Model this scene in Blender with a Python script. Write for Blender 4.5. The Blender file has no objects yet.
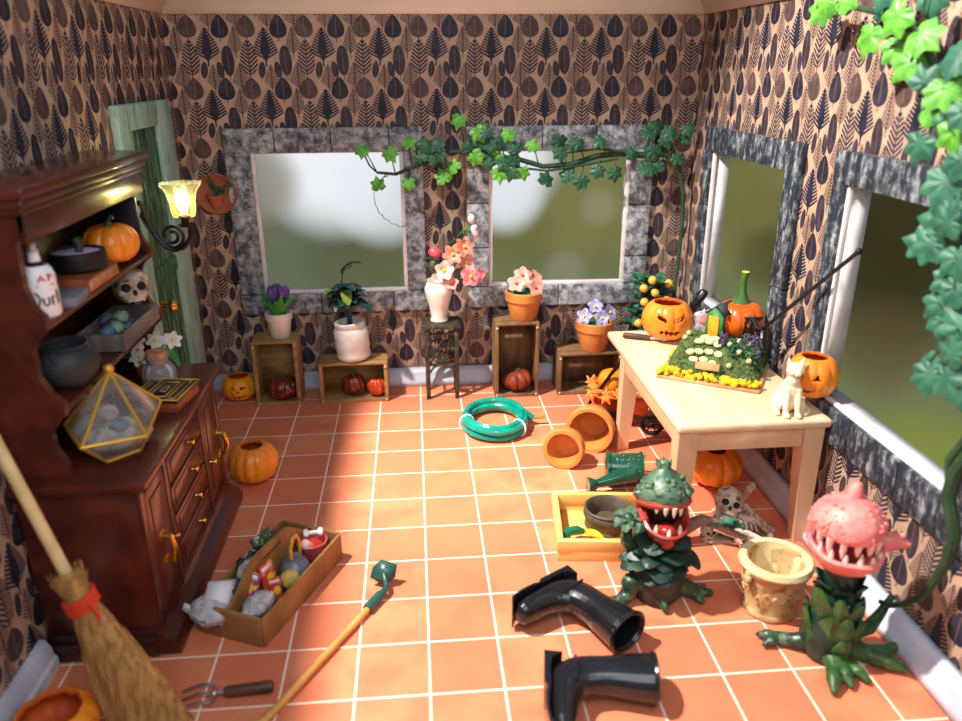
import bpy, bmesh, math, random
from mathutils import Vector as V, Matrix, Euler
S = 0.3                      # one floor tile = 0.3 m; all shapes below are written in tiles
random.seed(7)
scn = bpy.context.scene
COL = scn.collection
pi, cos, sin = math.pi, math.cos, math.sin
rad = math.radians
U = random.uniform

# ---------------------------------------------------------------- helpers
def tag(o, label=None, cat=None, group=None, kind=None):
    if label: o['label'] = label
    if cat: o['category'] = cat
    if group: o['group'] = group
    if kind: o['kind'] = kind
    return o

def thing(name, label, cat, loc=(0, 0, 0), rz=0.0, group=None):
    o = bpy.data.objects.new(name, None); COL.objects.link(o)
    o.empty_display_size = .05
    o.location = V(loc) * S; o.rotation_euler = (0, 0, rz)
    return tag(o, label, cat, group)

def obj(name, bm, mat, parent=None, loc=None, rot=None, sharp=38, remesh=None, sub=0, solid=None, disp=None):
    bm.normal_update()
    bmesh.ops.scale(bm, vec=(S, S, S), verts=bm.verts)
    if sharp is not None:
        for e in bm.edges:
            e.smooth = not (len(e.link_faces) == 2 and e.calc_face_angle(0) > rad(sharp))
    me = bpy.data.meshes.new(name)
    bm.to_mesh(me); bm.free()
    for pg in me.polygons: pg.use_smooth = sharp is not None
    for m in (mat if isinstance(mat, (list, tuple)) else [mat]): me.materials.append(m)
    o = bpy.data.objects.new(name, me); COL.objects.link(o)
    if parent is not None: o.parent = parent
    if loc is not None: o.location = V(loc) * S
    if rot is not None: o.rotation_euler = rot
    if solid:
        m = o.modifiers.new('solid', 'SOLIDIFY'); m.thickness = solid * S; m.offset = -1
    if remesh:
        m = o.modifiers.new('remesh', 'REMESH'); m.mode = 'VOXEL'; m.voxel_size = remesh * S; m.use_smooth_shade = True
        m = o.modifiers.new('smooth', 'SMOOTH'); m.factor = .6; m.iterations = 3
    if sub:
        m = o.modifiers.new('sub', 'SUBSURF'); m.levels = sub; m.render_levels = sub
    if disp:
        tx = bpy.data.textures.new('lumps', 'CLOUDS'); tx.noise_scale = disp[1] * S
        m = o.modifiers.new('disp', 'DISPLACE'); m.texture = tx; m.strength = disp[0] * S; m.texture_coords = 'LOCAL'
    return o

def B(): return bmesh.new()

def xf(bm, vs, mtx):
    for v in vs: v.co = mtx @ v.co

def box(bm, a, b, mtx=None, bev=0.0, mi=0):
    x0, y0, z0 = a; x1, y1, z1 = b
    r = bmesh.ops.create_cube(bm, size=1)
    vs = r['verts']
    for v in vs:
        v.co = V(((x0 + x1) / 2 + v.co.x * (x1 - x0), (y0 + y1) / 2 + v.co.y * (y1 - y0), (z0 + z1) / 2 + v.co.z * (z1 - z0)))
    if mtx is not None: xf(bm, vs, mtx)
    fs = set(f for v in vs for f in v.link_faces)
    for f in fs: f.material_index = mi
    if bev:
        es = list(set(e for v in vs for e in v.link_edges))
        r = bmesh.ops.bevel(bm, geom=es, offset=bev, segments=2, affect='EDGES', profile=.5)
        for f in r['faces']: f.material_index = mi
    return bm

def frame_of(d):
    d = V(d).normalized()
    up = V((0, 0, 1)) if abs(d.z) < .95 else V((1, 0, 0))
    x = up.cross(d).normalized(); y = d.cross(x)
    return x, y, d

def tube(bm, pts, r, n=8, cap=True, closed=False, mi=0, flat=1.0):
    pts = [V(p) for p in pts]
    N = len(pts)
    rs = r if isinstance(r, (list, tuple)) else [r] * N
    rings = []
    px = None
    for i, p in enumerate(pts):
        if closed: d = pts[(i + 1) % N] - pts[i - 1]
        else: d = pts[min(i + 1, N - 1)] - pts[max(i - 1, 0)]
        if d.length < 1e-9: d = V((0, 0, 1))
        d.normalize()
        if px is None: x, y, _ = frame_of(d)
        else:
            x = (px - d * px.dot(d))
            if x.length < 1e-6: x, y, _ = frame_of(d)
            x.normalize(); y = d.cross(x)
        px = x
        rings.append([bm.verts.new(p + (x * cos(2 * pi * k / n) + y * sin(2 * pi * k / n) * flat) * rs[i]) for k in range(n)])
    M_ = N if closed else N - 1
    for i in range(M_):
        a, b = rings[i], rings[(i + 1) % N]
        for k in range(n):
            f = bm.faces.new((a[k], a[(k + 1) % n], b[(k + 1) % n], b[k])); f.material_index = mi
    if cap and not closed:
        f = bm.faces.new(list(reversed(rings[0]))); f.material_index = mi
        f = bm.faces.new(rings[-1]); f.material_index = mi
    return bm

def cyl(bm, p0, p1, r0, r1=None, n=16, mi=0):
    return tube(bm, [p0, p1], [r0, r0 if r1 is None else r1], n, mi=mi)

def lathe(bm, prof, n=32, c=(0, 0, 0), mtx=None, mi=0, wob=None):
    rings = []; new = []
    for (r, z) in prof:
        if r < 1e-5:
            v = bm.verts.new((c[0], c[1], c[2] + z)); rings.append([v]); new.append(v)
        else:
            ring = []
            for k in range(n):
                a = 2 * pi * k / n
                rr = r * (wob(a, z) if wob else 1)
                ring.append(bm.verts.new((c[0] + rr * cos(a), c[1] + rr * sin(a), c[2] + z)))
            rings.append(ring); new += ring
    for a, b in zip(rings, rings[1:]):
        if len(a) == 1 and len(b) == 1: continue
        for k in range(n):
            k2 = (k + 1) % n
            if len(a) == 1: f = bm.faces.new((a[0], b[k2], b[k]))
            elif len(b) == 1: f = bm.faces.new((a[k], a[k2], b[0]))
            else: f = bm.faces.new((a[k], a[k2], b[k2], b[k]))
            f.material_index = mi
    if mtx is not None: xf(bm, new, mtx)
    return bm

def ball(bm, c, r, rot=None, seg=16, ring=10, mi=0, jit=0):
    rr = (r, r, r) if isinstance(r, (int, float)) else r
    res = bmesh.ops.create_uvsphere(bm, u_segments=seg, v_segments=ring, radius=1)
    m = Matrix.Translation(V(c)) @ (Euler(rot).to_matrix().to_4x4() if rot else Matrix.Identity(4)) @ Matrix.Diagonal((*rr, 1))
    for v in res['verts']:
        if jit: v.co *= 1 + U(-jit, jit)
        v.co = m @ v.co
    for f in set(f for v in res['verts'] for f in v.link_faces): f.material_index = mi
    return bm

def prism(bm, poly, t, mtx=None, mi=0):
    """poly: (x,y) outline, extruded from z=0 to z=t"""
    a = [bm.verts.new((x, y, 0)) for x, y in poly]; b = [bm.verts.new((x, y, t)) for x, y in poly]
    fs = [bm.faces.new(list(reversed(a))), bm.faces.new(b)]
    n = len(poly)
    for k in range(n): fs.append(bm.faces.new((a[k], a[(k + 1) % n], b[(k + 1) % n], b[k])))
    for f in fs: f.material_index = mi
    if mtx is not None: xf(bm, a + b, mtx)
    return bm

def blade(bm, base, d, L, W, droop=.4, up=(0, 0, 1), n=7, cup=.18, shape=0, th=.012, mi=0):
    """a pointed leaf as a thin closed shell: base point, direction, length, width"""
    base = V(base); d = V(d).normalized(); up = V(up)
    side = d.cross(up)
    if side.length < 1e-4: side = V((1, 0, 0))
    side.normalize(); nrm = side.cross(d).normalized()
    rows_t, rows_b = [], []
    p = base.copy(); dd = d.copy()
    for i in range(n + 1):
        t = i / n
        w = (sin(pi * min(1, t * .94 + .06)) ** .75 if shape == 0 else sin(pi * (t ** .7) * .97 + .03) ** .6 if shape == 1 else (1 - t) ** .6 * (.6 + t * .8)) * W / 2
        w = max(w, .004)
        nn = side.cross(dd).normalized()
        e = nn * (w * cup * 2)
        rows_t.append([bm.verts.new(p - side * w + e), bm.verts.new(p + nn * 0), bm.verts.new(p + side * w + e)])
        rows_b.append([bm.verts.new(p - side * w * .96 + e - nn * th), bm.verts.new(p - nn * th), bm.verts.new(p + side * w * .96 + e - nn * th)])
        p = p + dd * (L / n)
        dd = (dd - up * (droop / n)).normalized()
    for i in range(n):
        for k in range(2):
            bm.faces.new((rows_t[i][k], rows_t[i][k + 1], rows_t[i + 1][k + 1], rows_t[i + 1][k])).material_index = mi
            bm.faces.new((rows_b[i][k + 1], rows_b[i][k], rows_b[i + 1][k], rows_b[i + 1][k + 1])).material_index = mi
        bm.faces.new((rows_t[i][0], rows_t[i + 1][0], rows_b[i + 1][0], rows_b[i][0])).material_index = mi
        bm.faces.new((rows_t[i + 1][2], rows_t[i][2], rows_b[i][2], rows_b[i + 1][2])).material_index = mi
    return bm

def copy_tree(o, parent=None):
    c = o.copy(); COL.objects.link(c)
    if parent is not None: c.parent = parent
    for ch in list(o.children): copy_tree(ch, c)
    return c

def R3(x=0, y=0, z=0): return Euler((rad(x), rad(y), rad(z))).to_matrix().to_4x4()
def T3(x, y, z): return Matrix.Translation(V((x, y, z)))

# ---------------------------------------------------------------- materials
def lin(c):
    return tuple(((v / 255) / 12.92 if v / 255 <= .04045 else ((v / 255 + .055) / 1.055) ** 2.4) for v in c[:3]) + (1,)

class NT:
    def __init__(s, nt): s.nt = nt
    def n(s, t, **kw):
        nd = s.nt.nodes.new(t)
        for k, v in kw.items(): setattr(nd, k, v)
        return nd
    def l(s, a, b): s.nt.links.new(a, b)
    def math(s, op, a, b=None, c=None, clamp=False):
        nd = s.n('ShaderNodeMath', operation=op); nd.use_clamp = clamp
        for i, x in enumerate((a, b, c)):
            if x is None: continue
            if isinstance(x, (int, float)): nd.inputs[i].default_value = x
            else: s.l(x, nd.inputs[i])
        return nd.outputs[0]
    def mix(s, fac, a, b):
        nd = s.n('ShaderNodeMix', data_type='RGBA')
        for sock, x in ((nd.inputs[0], fac), (nd.inputs[6], a), (nd.inputs[7], b)):
            if isinstance(x, (int, float)): sock.default_value = x
            elif isinstance(x, tuple): sock.default_value = x
            else: s.l(x, sock)
        return nd.outputs[2]
    def ramp(s, fac, a, b):
        nd = s.n('ShaderNodeMapRange'); nd.interpolation_type = 'SMOOTHSTEP'
        s.l(fac, nd.inputs[0]); nd.inputs[1].default_value = a; nd.inputs[2].default_value = b
        return nd.outputs[0]

def base_mat(name):
    m = bpy.data.materials.new(name); m.use_nodes = True
    k = NT(m.node_tree); b = m.node_tree.nodes['Principled BSDF']
    return m, k, b

def M(name, c1, c2=None, rough=.6, metal=0.0, scale=3.0, lo=.35, hi=.65, stretch=(1, 1, 1), bump=0.0, bscale=None, coat=0.0, trans=0.0, sss=0.0, detail=4.0, emit=None, c3=None, ior=1.45, spec=.5, dist=0.0):
    """scale is in features per tile"""
    m, k, b = base_mat(name)
    b.inputs['Roughness'].default_value = rough; b.inputs['Metallic'].default_value = metal
    b.inputs['Coat Weight'].default_value = coat; b.inputs['Coat Roughness'].default_value = .12
    b.inputs['Transmission Weight'].default_value = trans; b.inputs['IOR'].default_value = ior
    b.inputs['Specular IOR Level'].default_value = spec
    if sss:
        b.inputs['Subsurface Weight'].default_value = sss; b.inputs['Subsurface Scale'].default_value = .03
        b.inputs['Subsurface Radius'].default_value = (1, .4, .2)
    tc = k.n('ShaderNodeTexCoord'); mp = k.n('ShaderNodeMapping')
    mp.inputs['Scale'].default_value = tuple(x / S for x in stretch)
    k.l(tc.outputs['Object'], mp.inputs[0])
    if c2 is None: b.inputs['Base Color'].default_value = lin(c1)
    else:
        nz = k.n('ShaderNodeTexNoise'); nz.inputs['Scale'].default_value = scale; nz.inputs['Detail'].default_value = detail
        nz.inputs['Distortion'].default_value = dist
        k.l(mp.outputs[0], nz.inputs['Vector'])
        f = k.ramp(nz.outputs[0], lo, hi)
        c = k.mix(f, lin(c1), lin(c2))
        if c3 is not None:
            n2 = k.n('ShaderNodeTexNoise'); n2.inputs['Scale'].default_value = scale * 2.7; n2.inputs['Detail'].default_value = 6
            k.l(mp.outputs[0], n2.inputs['Vector'])
            c = k.mix(k.ramp(n2.outputs[0], .52, .68), c, lin(c3))
        k.l(c, b.inputs['Base Color'])
    if bump:
        nb = k.n('ShaderNodeTexNoise'); nb.inputs['Scale'].default_value = bscale or scale * 3; nb.inputs['Detail'].default_value = 5
        k.l(mp.outputs[0], nb.inputs['Vector'])
        bp = k.n('ShaderNodeBump'); bp.inputs['Strength'].default_value = bump; bp.inputs['Distance'].default_value = .01
        k.l(nb.outputs[0], bp.inputs['Height']); k.l(bp.outputs[0], b.inputs['Normal'])
    if emit: b.inputs['Emission Color'].default_value = lin(emit[0]); b.inputs['Emission Strength'].default_value = emit[1]
    return m

# floor tiles: grid of one unit, white grout
def floor_mat():
    m, k, b = base_mat('terracotta_tiles')
    tc = k.n('ShaderNodeTexCoord'); sp = k.n('ShaderNodeSeparateXYZ'); k.l(tc.outputs['Object'], sp.inputs[0])
    x = k.math('DIVIDE', sp.outputs[0], S); y = k.math('DIVIDE', sp.outputs[1], S)
    def edge(a):
        f = k.math('FRACT', k.math('ADD', a, 100.0)); return k.math('MINIMUM', f, k.math('SUBTRACT', 1.0, f))
    d = k.math('MINIMUM', edge(x), edge(y))
    g = k.ramp(d, .010, .020)
    cx = k.math('FLOOR', x); cy = k.math('FLOOR', y)
    cb = k.n('ShaderNodeCombineXYZ'); k.l(cx, cb.inputs[0]); k.l(cy, cb.inputs[1])
    wn = k.n('ShaderNodeTexWhiteNoise', noise_dimensions='3D'); k.l(cb.outputs[0], wn.inputs['Vector'])
    nz = k.n('ShaderNodeTexNoise'); nz.inputs['Scale'].default_value = 5.0; nz.inputs['Detail'].default_value = 3
    k.l(tc.outputs['Object'], nz.inputs['Vector'])
    c = k.mix(k.ramp(wn.outputs[0], 0, 1), lin((212, 120, 86)), lin((224, 140, 100)))
    c = k.mix(k.ramp(nz.outputs[0], .35, .7), c, lin((214, 116, 84)))
    c = k.mix(g, lin((250, 225, 205)), c)
    k.l(c, b.inputs['Base Color'])
    b.inputs['Roughness'].default_value = .5; b.inputs['Specular IOR Level'].default_value = .35
    return m

# wallpaper: a repeat of ferns and leaves built from maths
def leaf_group():
    g = bpy.data.node_groups.new('leaf_mask', 'ShaderNodeTree')
    I = g.interface
    for nm, ty in (('UV', 'NodeSocketVector'), ('Centre', 'NodeSocketVector'), ('Half', 'NodeSocketVector'), ('Fern', 'NodeSocketFloat'), ('Count', 'NodeSocketFloat'), ('Duty', 'NodeSocketFloat'), ('Skew', 'NodeSocketFloat'), ('Tilt', 'NodeSocketFloat')):
        I.new_socket(nm, in_out='INPUT', socket_type=ty)
    I.new_socket('Mask', in_out='OUTPUT', socket_type='NodeSocketFloat')
    I.new_socket('Vein', in_out='OUTPUT', socket_type='NodeSocketFloat')
    k = NT(g); i = k.n('NodeGroupInput'); o = k.n('NodeGroupOutput')
    s1 = k.n('ShaderNodeVectorMath', operation='SUBTRACT'); k.l(i.outputs['UV'], s1.inputs[0]); k.l(i.outputs['Centre'], s1.inputs[1])
    w = k.n('ShaderNodeVectorMath', operation='WRAP'); k.l(s1.outputs[0], w.inputs[0])
    w.inputs[1].default_value = (PX / 2, PY / 2, 1); w.inputs[2].default_value = (-PX / 2, -PY / 2, -1)
    rt = k.n('ShaderNodeVectorRotate', rotation_type='Z_AXIS'); k.l(w.outputs[0], rt.inputs[0]); k.l(i.outputs['Tilt'], rt.inputs['Angle'])
    dv = k.n('ShaderNodeVectorMath', operation='DIVIDE'); k.l(rt.outputs[0], dv.inputs[0]); k.l(i.outputs['Half'], dv.inputs[1])
    sp = k.n('ShaderNodeSeparateXYZ'); k.l(dv.outputs[0], sp.inputs[0])
    ax = k.math('ABSOLUTE', sp.outputs[0]); y = sp.outputs[1]
    e1 = k.math('MULTIPLY', k.math('SQRT', k.math('SUBTRACT', 1.0, k.math('MULTIPLY', y, y), clamp=True)), k.math('SUBTRACT', 1.0, k.math('MULTIPLY', y, i.outputs['Skew'])))
    e2 = k.math('MINIMUM', k.math('MULTIPLY', k.math('POWER', k.math('MULTIPLY', k.math('SUBTRACT', 1.0, y, clamp=False), .5), .8), 1.22), k.math('MULTIPLY', k.math('ADD', y, 1.0), 1.6))
    e2 = k.math('MAXIMUM', k.math('MULTIPLY', e2, k.math('ADD', 1.12, k.math('MULTIPLY', y, .12))), 0.0)
    fr = i.outputs['Fern']
    env = k.math('ADD', k.math('MULTIPLY', e1, k.math('SUBTRACT', 1.0, fr)), k.math('MULTIPLY', e2, fr))
    core = k.math('MULTIPLY', env, .38)
    saw = k.math('FRACT', k.math('MULTIPLY', k.math('SUBTRACT', k.math('ADD', y, 4.0), k.math('MULTIPLY', ax, .45)), i.outputs['Count']))
    pin = k.math('LESS_THAN', saw, i.outputs['Duty'])
    rib = k.math('MAXIMUM', k.math('LESS_THAN', ax, .10), k.math('MULTIPLY', k.math('LESS_THAN', ax, core), k.math('GREATER_THAN', i.outputs['Duty'], .64)))
    pin = k.math('MAXIMUM', pin, rib)
    # serrated outline for the plain leaves
    inside = k.math('LESS_THAN', ax, env)
    mask = k.math('MULTIPLY', inside, pin)
    stem = k.math('MULTIPLY', k.math('LESS_THAN', ax, .06), k.math('LESS_THAN', k.math('ABSOLUTE', k.math('ADD', y, 1.1)), .18))
    mask = k.math('MAXIMUM', mask, stem)
    k.l(mask, o.inputs['Mask'])
    v = k.math('MULTIPLY', k.math('LESS_THAN', ax, .05), k.math('LESS_THAN', k.math('ABSOLUTE', y), .75))
    k.l(v, o.inputs['Vein'])
    return g

PX, PY = 1.272, 1.30
LEAVES = [  # centre x, y, half w, half h, fern, count, duty, skew, tilt, tone (0 navy .. 1 brown)
    (0, 0, 0.292, 0.360, 1, 5.5, .70, 0, 0, 0.0),
    (.32, .37, 0.182, 0.239, 0, 1, 2, .38, 0, .08),
    (-.38, .37, 0.193, 0.228, 0, 1, 2, .28, 0, .8),
    (.62, .09, 0.171, 0.297, 1, 5.2, .6, 0, 0, .75),
    (-.38, -.27, 0.187, 0.360, 0, 4.2, .62, .25, 0, .1),
    (.43, -.34, 0.138, 0.318, 0, 1, 2, .0, -.05, .25),
    (-.11, -.53, 0.077, 0.175, 0, 1, 2, .0, .12, .2),
    (.245, -.53, 0.077, 0.175, 0, 1, 2, .0, -.18, .2),
    (.085, -.68, 0.176, 0.265, 1, 5.0, .6, 0, 0, .85),
    (.68, -.66, 0.204, 0.286, 1, 5.4, .6, 0, 0, .8),
]
LEAFG = leaf_group()
def wallpaper(name, axis, ox, oz, flip=1):
    m, k, b = base_mat(name)
    tc = k.n('ShaderNodeTexCoord'); sp = k.n('ShaderNodeSeparateXYZ'); k.l(tc.outputs['Object'], sp.inputs[0])
    u = k.math('MULTIPLY', sp.outputs[axis], flip / S); v = k.math('DIVIDE', sp.outputs[2], S)
    cb = k.n('ShaderNodeCombineXYZ')
    nz0 = k.n('ShaderNodeTexNoise'); nz0.inputs['Scale'].default_value = 60; k.l(tc.outputs['Object'], nz0.inputs['Vector'])
    wob = k.math('MULTIPLY', k.math('SUBTRACT', nz0.outputs[0], .5), .012)
    k.l(k.math('ADD', k.math('ADD', u, wob), -ox * flip), cb.inputs[0]); k.l(k.math('ADD', k.math('ADD', v, wob), -oz), cb.inputs[1])
    nz = k.n('ShaderNodeTexNoise'); nz.inputs['Scale'].default_value = 14; nz.inputs['Detail'].default_value = 5
    k.l(tc.outputs['Object'], nz.inputs['Vector'])
    n2 = k.n('ShaderNodeTexNoise'); n2.inputs['Scale'].default_value = 3.2; n2.inputs['Detail'].default_value = 1
    k.l(tc.outputs['Object'], n2.inputs['Vector'])
    col = k.mix(k.ramp(nz.outputs[0], .3, .7), lin((190, 160, 138)), lin((174, 144, 122)))
    for (cx, cy, hw, hh, fe, ct, du, sk, ti, tone) in LEAVES:
        g = k.n('ShaderNodeGroup'); g.node_tree = LEAFG
        k.l(cb.outputs[0], g.inputs['UV'])
        g.inputs['Centre'].default_value = (cx, cy, 0); g.inputs['Half'].default_value = (hw, hh, 1)
        g.inputs['Fern'].default_value = fe; g.inputs['Count'].default_value = ct; g.inputs['Duty'].default_value = du
        g.inputs['Skew'].default_value = sk; g.inputs['Tilt'].default_value = ti
        navy, brown = lin((28, 28, 46)), lin((84, 64, 60))
        c = tuple(navy[i] * (1 - tone) + brown[i] * tone for i in range(3)) + (1,)
        c2 = tuple(min(1, c[i] * 1.5 + .008) for i in range(3)) + (1,)
        lc = k.mix(k.ramp(nz.outputs[0], .4, .65), c, c2)
        if fe == 0: lc = k.mix(k.math('MULTIPLY', g.outputs['Vein'], .35), lc, lin((170, 130, 110)))
        col = k.mix(g.outputs['Mask'], col, lc)
    k.l(col, b.inputs['Base Color'])
    b.inputs['Roughness'].default_value = .55; b.inputs['Specular IOR Level'].default_value = .3
    return m

def planks(name, dark, light, lo, hi, sx, vert=True):
    m, k, b = base_mat(name)
    tc = k.n('ShaderNodeTexCoord'); mp = k.n('ShaderNodeMapping'); mp.inputs['Scale'].default_value = tuple(x / S for x in sx)
    k.l(tc.outputs['Object'], mp.inputs[0])
    a = k.n('ShaderNodeTexNoise'); a.inputs['Scale'].default_value = 4.5; a.inputs['Detail'].default_value = 9; a.inputs['Roughness'].default_value = .75
    k.l(mp.outputs[0], a.inputs['Vector'])
    mp2 = k.n('ShaderNodeMapping'); mp2.inputs['Scale'].default_value = (1 / S,) * 3; k.l(tc.outputs['Object'], mp2.inputs[0])
    c = k.n('ShaderNodeTexNoise'); c.inputs['Scale'].default_value = 5.5; c.inputs['Detail'].default_value = 10; c.inputs['Roughness'].default_value = .8
    k.l(mp2.outputs[0], c.inputs['Vector'])
    f = k.ramp(k.math('ADD', k.math('MULTIPLY', a.outputs[0], .6), k.math('MULTIPLY', c.outputs[0], .4)), lo, hi)
    k.l(k.mix(f, lin(dark), lin(light)), b.inputs['Base Color'])
    b.inputs['Roughness'].default_value = .7
    return m

MT = {}
MT['floor'] = floor_mat()
MT['wp_back'] = wallpaper('wallpaper_back', 0, -4.47, 8.31)
MT['wp_right'] = wallpaper('wallpaper_right', 1, 0.0, 8.40, -1)
MT['wp_left'] = wallpaper('wallpaper_left', 1, -.22, 8.27)
MT['plank_grey'] = planks('grey_planks', (58, 64, 74), (196, 198, 204), .41, .63, (1, 1, 1))  # back windows: a paler, greyer noise mix than the navy planks
MT['plank_navy'] = planks('navy_distressed_planks', (22, 31, 44), (200, 208, 216), .47, .70, (1, 1.5, .45))
MT['white_paint'] = M('white_paint', (232, 228, 228), (205, 200, 202), rough=.45, scale=2, lo=.3, hi=.8)
MT['skirting'] = M('skirting_paint', (206, 210, 222), (180, 186, 200), rough=.4, scale=1.5)
MT['crown'] = M('cream_crown_paint', (250, 240, 226), (244, 230, 214), rough=.5, scale=.6)
MT['teal_frame'] = M('pale_teal_paint', (134, 176, 164), (168, 198, 182), rough=.5, scale=2, stretch=(1, 1, .3), c3=(116, 150, 140))
MT['door_green'] = M('weathered_green_paint', (24, 62, 50), (62, 112, 84), rough=.55, scale=2.2, stretch=(1, 3.4, .32), c3=(126, 146, 100), detail=8, lo=.38, hi=.62)
MT['brass'] = M('brass', (222, 178, 84), rough=.25, metal=1.0)
MT['gold_trim'] = M('gold_paint', (214, 172, 70), rough=.35, metal=.5)
MT['mahogany'] = M('mahogany', (98, 42, 30), (66, 26, 20), rough=.28, scale=1.6, stretch=(1, .35, 1), lo=.3, hi=.7, coat=.35, detail=8)
MT['mahogany_dark'] = M('dark_mahogany', (62, 28, 24), (44, 20, 18), rough=.4, scale=1.6, stretch=(1, 1, .3), coat=.2)
MT['orange'] = M('pumpkin_orange', (238, 132, 30), (246, 152, 46), rough=.38, scale=2, sss=.1, coat=.25)
MT['orange_deep'] = M('deep_pumpkin_orange', (214, 84, 14), (232, 104, 22), rough=.35, scale=2, coat=.3)
MT['orange_yellow'] = M('yellow_orange', (240, 142, 24), (250, 166, 46), rough=.45, scale=2, bump=.15)
MT['pump_inner'] = M('pumpkin_flesh', (206, 92, 20), (180, 70, 14), rough=.6, scale=3)
MT['maroon'] = M('maroon_pumpkin', (120, 40, 26), (64, 26, 26), rough=.35, scale=2.5, coat=.3, c3=(170, 66, 34))
MT['stalk'] = M('pumpkin_stalk', (66, 92, 50), (44, 60, 36), rough=.6, scale=5)
MT['terracotta'] = M('terracotta', (208, 134, 66), (190, 112, 54), rough=.5, scale=2, bump=.08, coat=.15)
MT['terracotta_red'] = M('red_terracotta', (178, 104, 74), (160, 88, 62), rough=.7, scale=3, bump=.1)
MT['soil'] = M('soil', (48, 34, 26), (26, 18, 14), rough=.95, scale=8, bump=.8, bscale=14)
MT['white_glaze'] = M('white_glaze', (232, 222, 214), (214, 200, 192), rough=.35, scale=1.5, coat=.3)
MT['white_clay'] = M('white_clay', (224, 218, 214), (206, 198, 194), rough=.6, scale=2.5, bump=.12)
MT['crate_wood'] = M('crate_wood', (176, 136, 84), (136, 98, 56), rough=.7, scale=3, stretch=(.5, 1, 2), lo=.3, hi=.75, bump=.15, detail=7)
MT['crate_dark'] = M('dark_crate_wood', (134, 100, 64), (92, 66, 42), rough=.75, scale=3, stretch=(2, 1, .5), lo=.3, hi=.75, detail=7)
MT['nail'] = M('nail_head', (196, 186, 160), rough=.4, metal=.4)
MT['pine'] = M('pine', (236, 208, 172), (222, 188, 148), rough=.5, scale=1.4, stretch=(1.6, .3, 1.6), lo=.3, hi=.75, detail=6)
MT['pine_leg'] = M('pine_leg', (226, 186, 148), (212, 168, 128), rough=.55, scale=1.6, stretch=(1.6, 1.6, .3), lo=.3, hi=.75, detail=6)
MT['leaf_green'] = M('leaf_green', (44, 106, 44), (70, 142, 60), rough=.42, scale=4)
MT['leaf_lime'] = M('lime_leaf', (96, 176, 44), (138, 208, 72), rough=.45, scale=5, sss=.05)
MT['leaf_dark'] = M('dark_leaf', (30, 70, 50), (46, 96, 64), rough=.45, scale=5)
MT['leaf_teal'] = M('teal_leaf', (32, 82, 64), (52, 108, 82), rough=.5, scale=4)
MT['leaf_blue'] = M('blue_green_leaf', (24, 54, 52), (40, 74, 66), rough=.4, scale=3)
MT['leaf_variegated'] = M('variegated_leaf', (150, 166, 60), (98, 130, 48), rough=.5, scale=5)
MT['vine_stem'] = M('vine_stem', (28, 58, 40), (42, 72, 44), rough=.6, scale=4)
MT['purple'] = M('tulip_purple', (102, 72, 150), (78, 52, 124), rough=.4, scale=4)
MT['pansy'] = M('pansy_lilac', (140, 136, 190), (186, 184, 218), rough=.45, scale=6, c3=(84, 76, 140))
MT['pink'] = M('lily_pink', (226, 120, 130), (240, 170, 170), rough=.45, scale=4)
MT['rose'] = M('rose_pink', (214, 64, 84), (226, 96, 108), rough=.4, scale=4)
MT['pale_pink'] = M('pale_pink_petal', (222, 150, 138), (230, 176, 162), rough=.5, scale=4, c3=(214, 110, 96))
MT['white_petal'] = M('white_petal', (226, 216, 204), (214, 202, 188), rough=.45, scale=4)
MT['yellow'] = M('yellow', (238, 190, 40), (248, 210, 62), rough=.5, scale=6)
MT['citrus'] = M('citrus_fruit', (232, 168, 52), (240, 190, 84), rough=.4, scale=6)
MT['black_metal'] = M('black_metal', (22, 20, 24), (34, 30, 34), rough=.4, metal=.3, scale=5)
MT['black_wood'] = M('black_painted_wood', (34, 30, 26), (58, 50, 40), rough=.6, scale=4, c3=(88, 80, 62))
MT['rubber'] = M('black_rubber', (20, 20, 24), (26, 26, 30), rough=.22, scale=2, coat=.4)
MT['rubber_in'] = M('boot_lining', (10, 10, 12), rough=.8)
MT['hose'] = M('teal_hose', (0, 142, 128), (10, 170, 150), rough=.2, scale=3, coat=.5, trans=.25)
MT['can_green'] = M('green_enamel', (12, 66, 52), (18, 80, 62), rough=.2, scale=2, coat=.5)
MT['speck'] = M('white_fleck', (200, 220, 206), rough=.5)
MT['yellow_wood'] = M('yellow_wood', (238, 194, 116), (230, 180, 98), rough=.5, scale=2, stretch=(.4, 1, 1))
MT['brown_pot'] = M('brown_pot', (88, 76, 58), (72, 60, 46), rough=.6, scale=3)
MT['green_skin'] = M('monster_green', (24, 46, 38), (44, 72, 52), rough=.38, scale=3.5, bump=.5, bscale=7, c3=(92, 116, 84), coat=.15)
MT['green_head'] = M('monster_head_green', (52, 88, 68), (88, 118, 90), rough=.4, scale=3, bump=.6, bscale=8, c3=(30, 60, 46), coat=.1)
MT['lip_red'] = M('lip_red', (150, 52, 44), (176, 66, 52), rough=.35, scale=5, coat=.2)
MT['tongue'] = M('tongue_red', (190, 52, 44), (150, 36, 34), rough=.3, scale=4, coat=.4)
MT['mouth_dark'] = M('mouth_dark', (30, 10, 12), rough=.5)
MT['tooth'] = M('tooth', (238, 226, 206), rough=.3)
MT['pink_skin'] = M('monster_pink', (228, 118, 116), (240, 146, 138), rough=.42, scale=4, bump=.7, bscale=9)
MT['leafy'] = M('monster_leaf', (38, 76, 38), (66, 104, 52), rough=.42, scale=3.5, c3=(30, 58, 34), bump=.3)
MT['leafy_dark'] = M('monster_dark_leaf', (18, 42, 36), (32, 62, 48), rough=.4, scale=3.5, bump=.3)
MT['bone'] = M('bone', (206, 190, 170), (160, 138, 118), rough=.5, scale=3, c3=(98, 78, 64), bump=.4, bscale=9)
MT['socket'] = M('eye_socket', (28, 20, 18), rough=.8)
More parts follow.
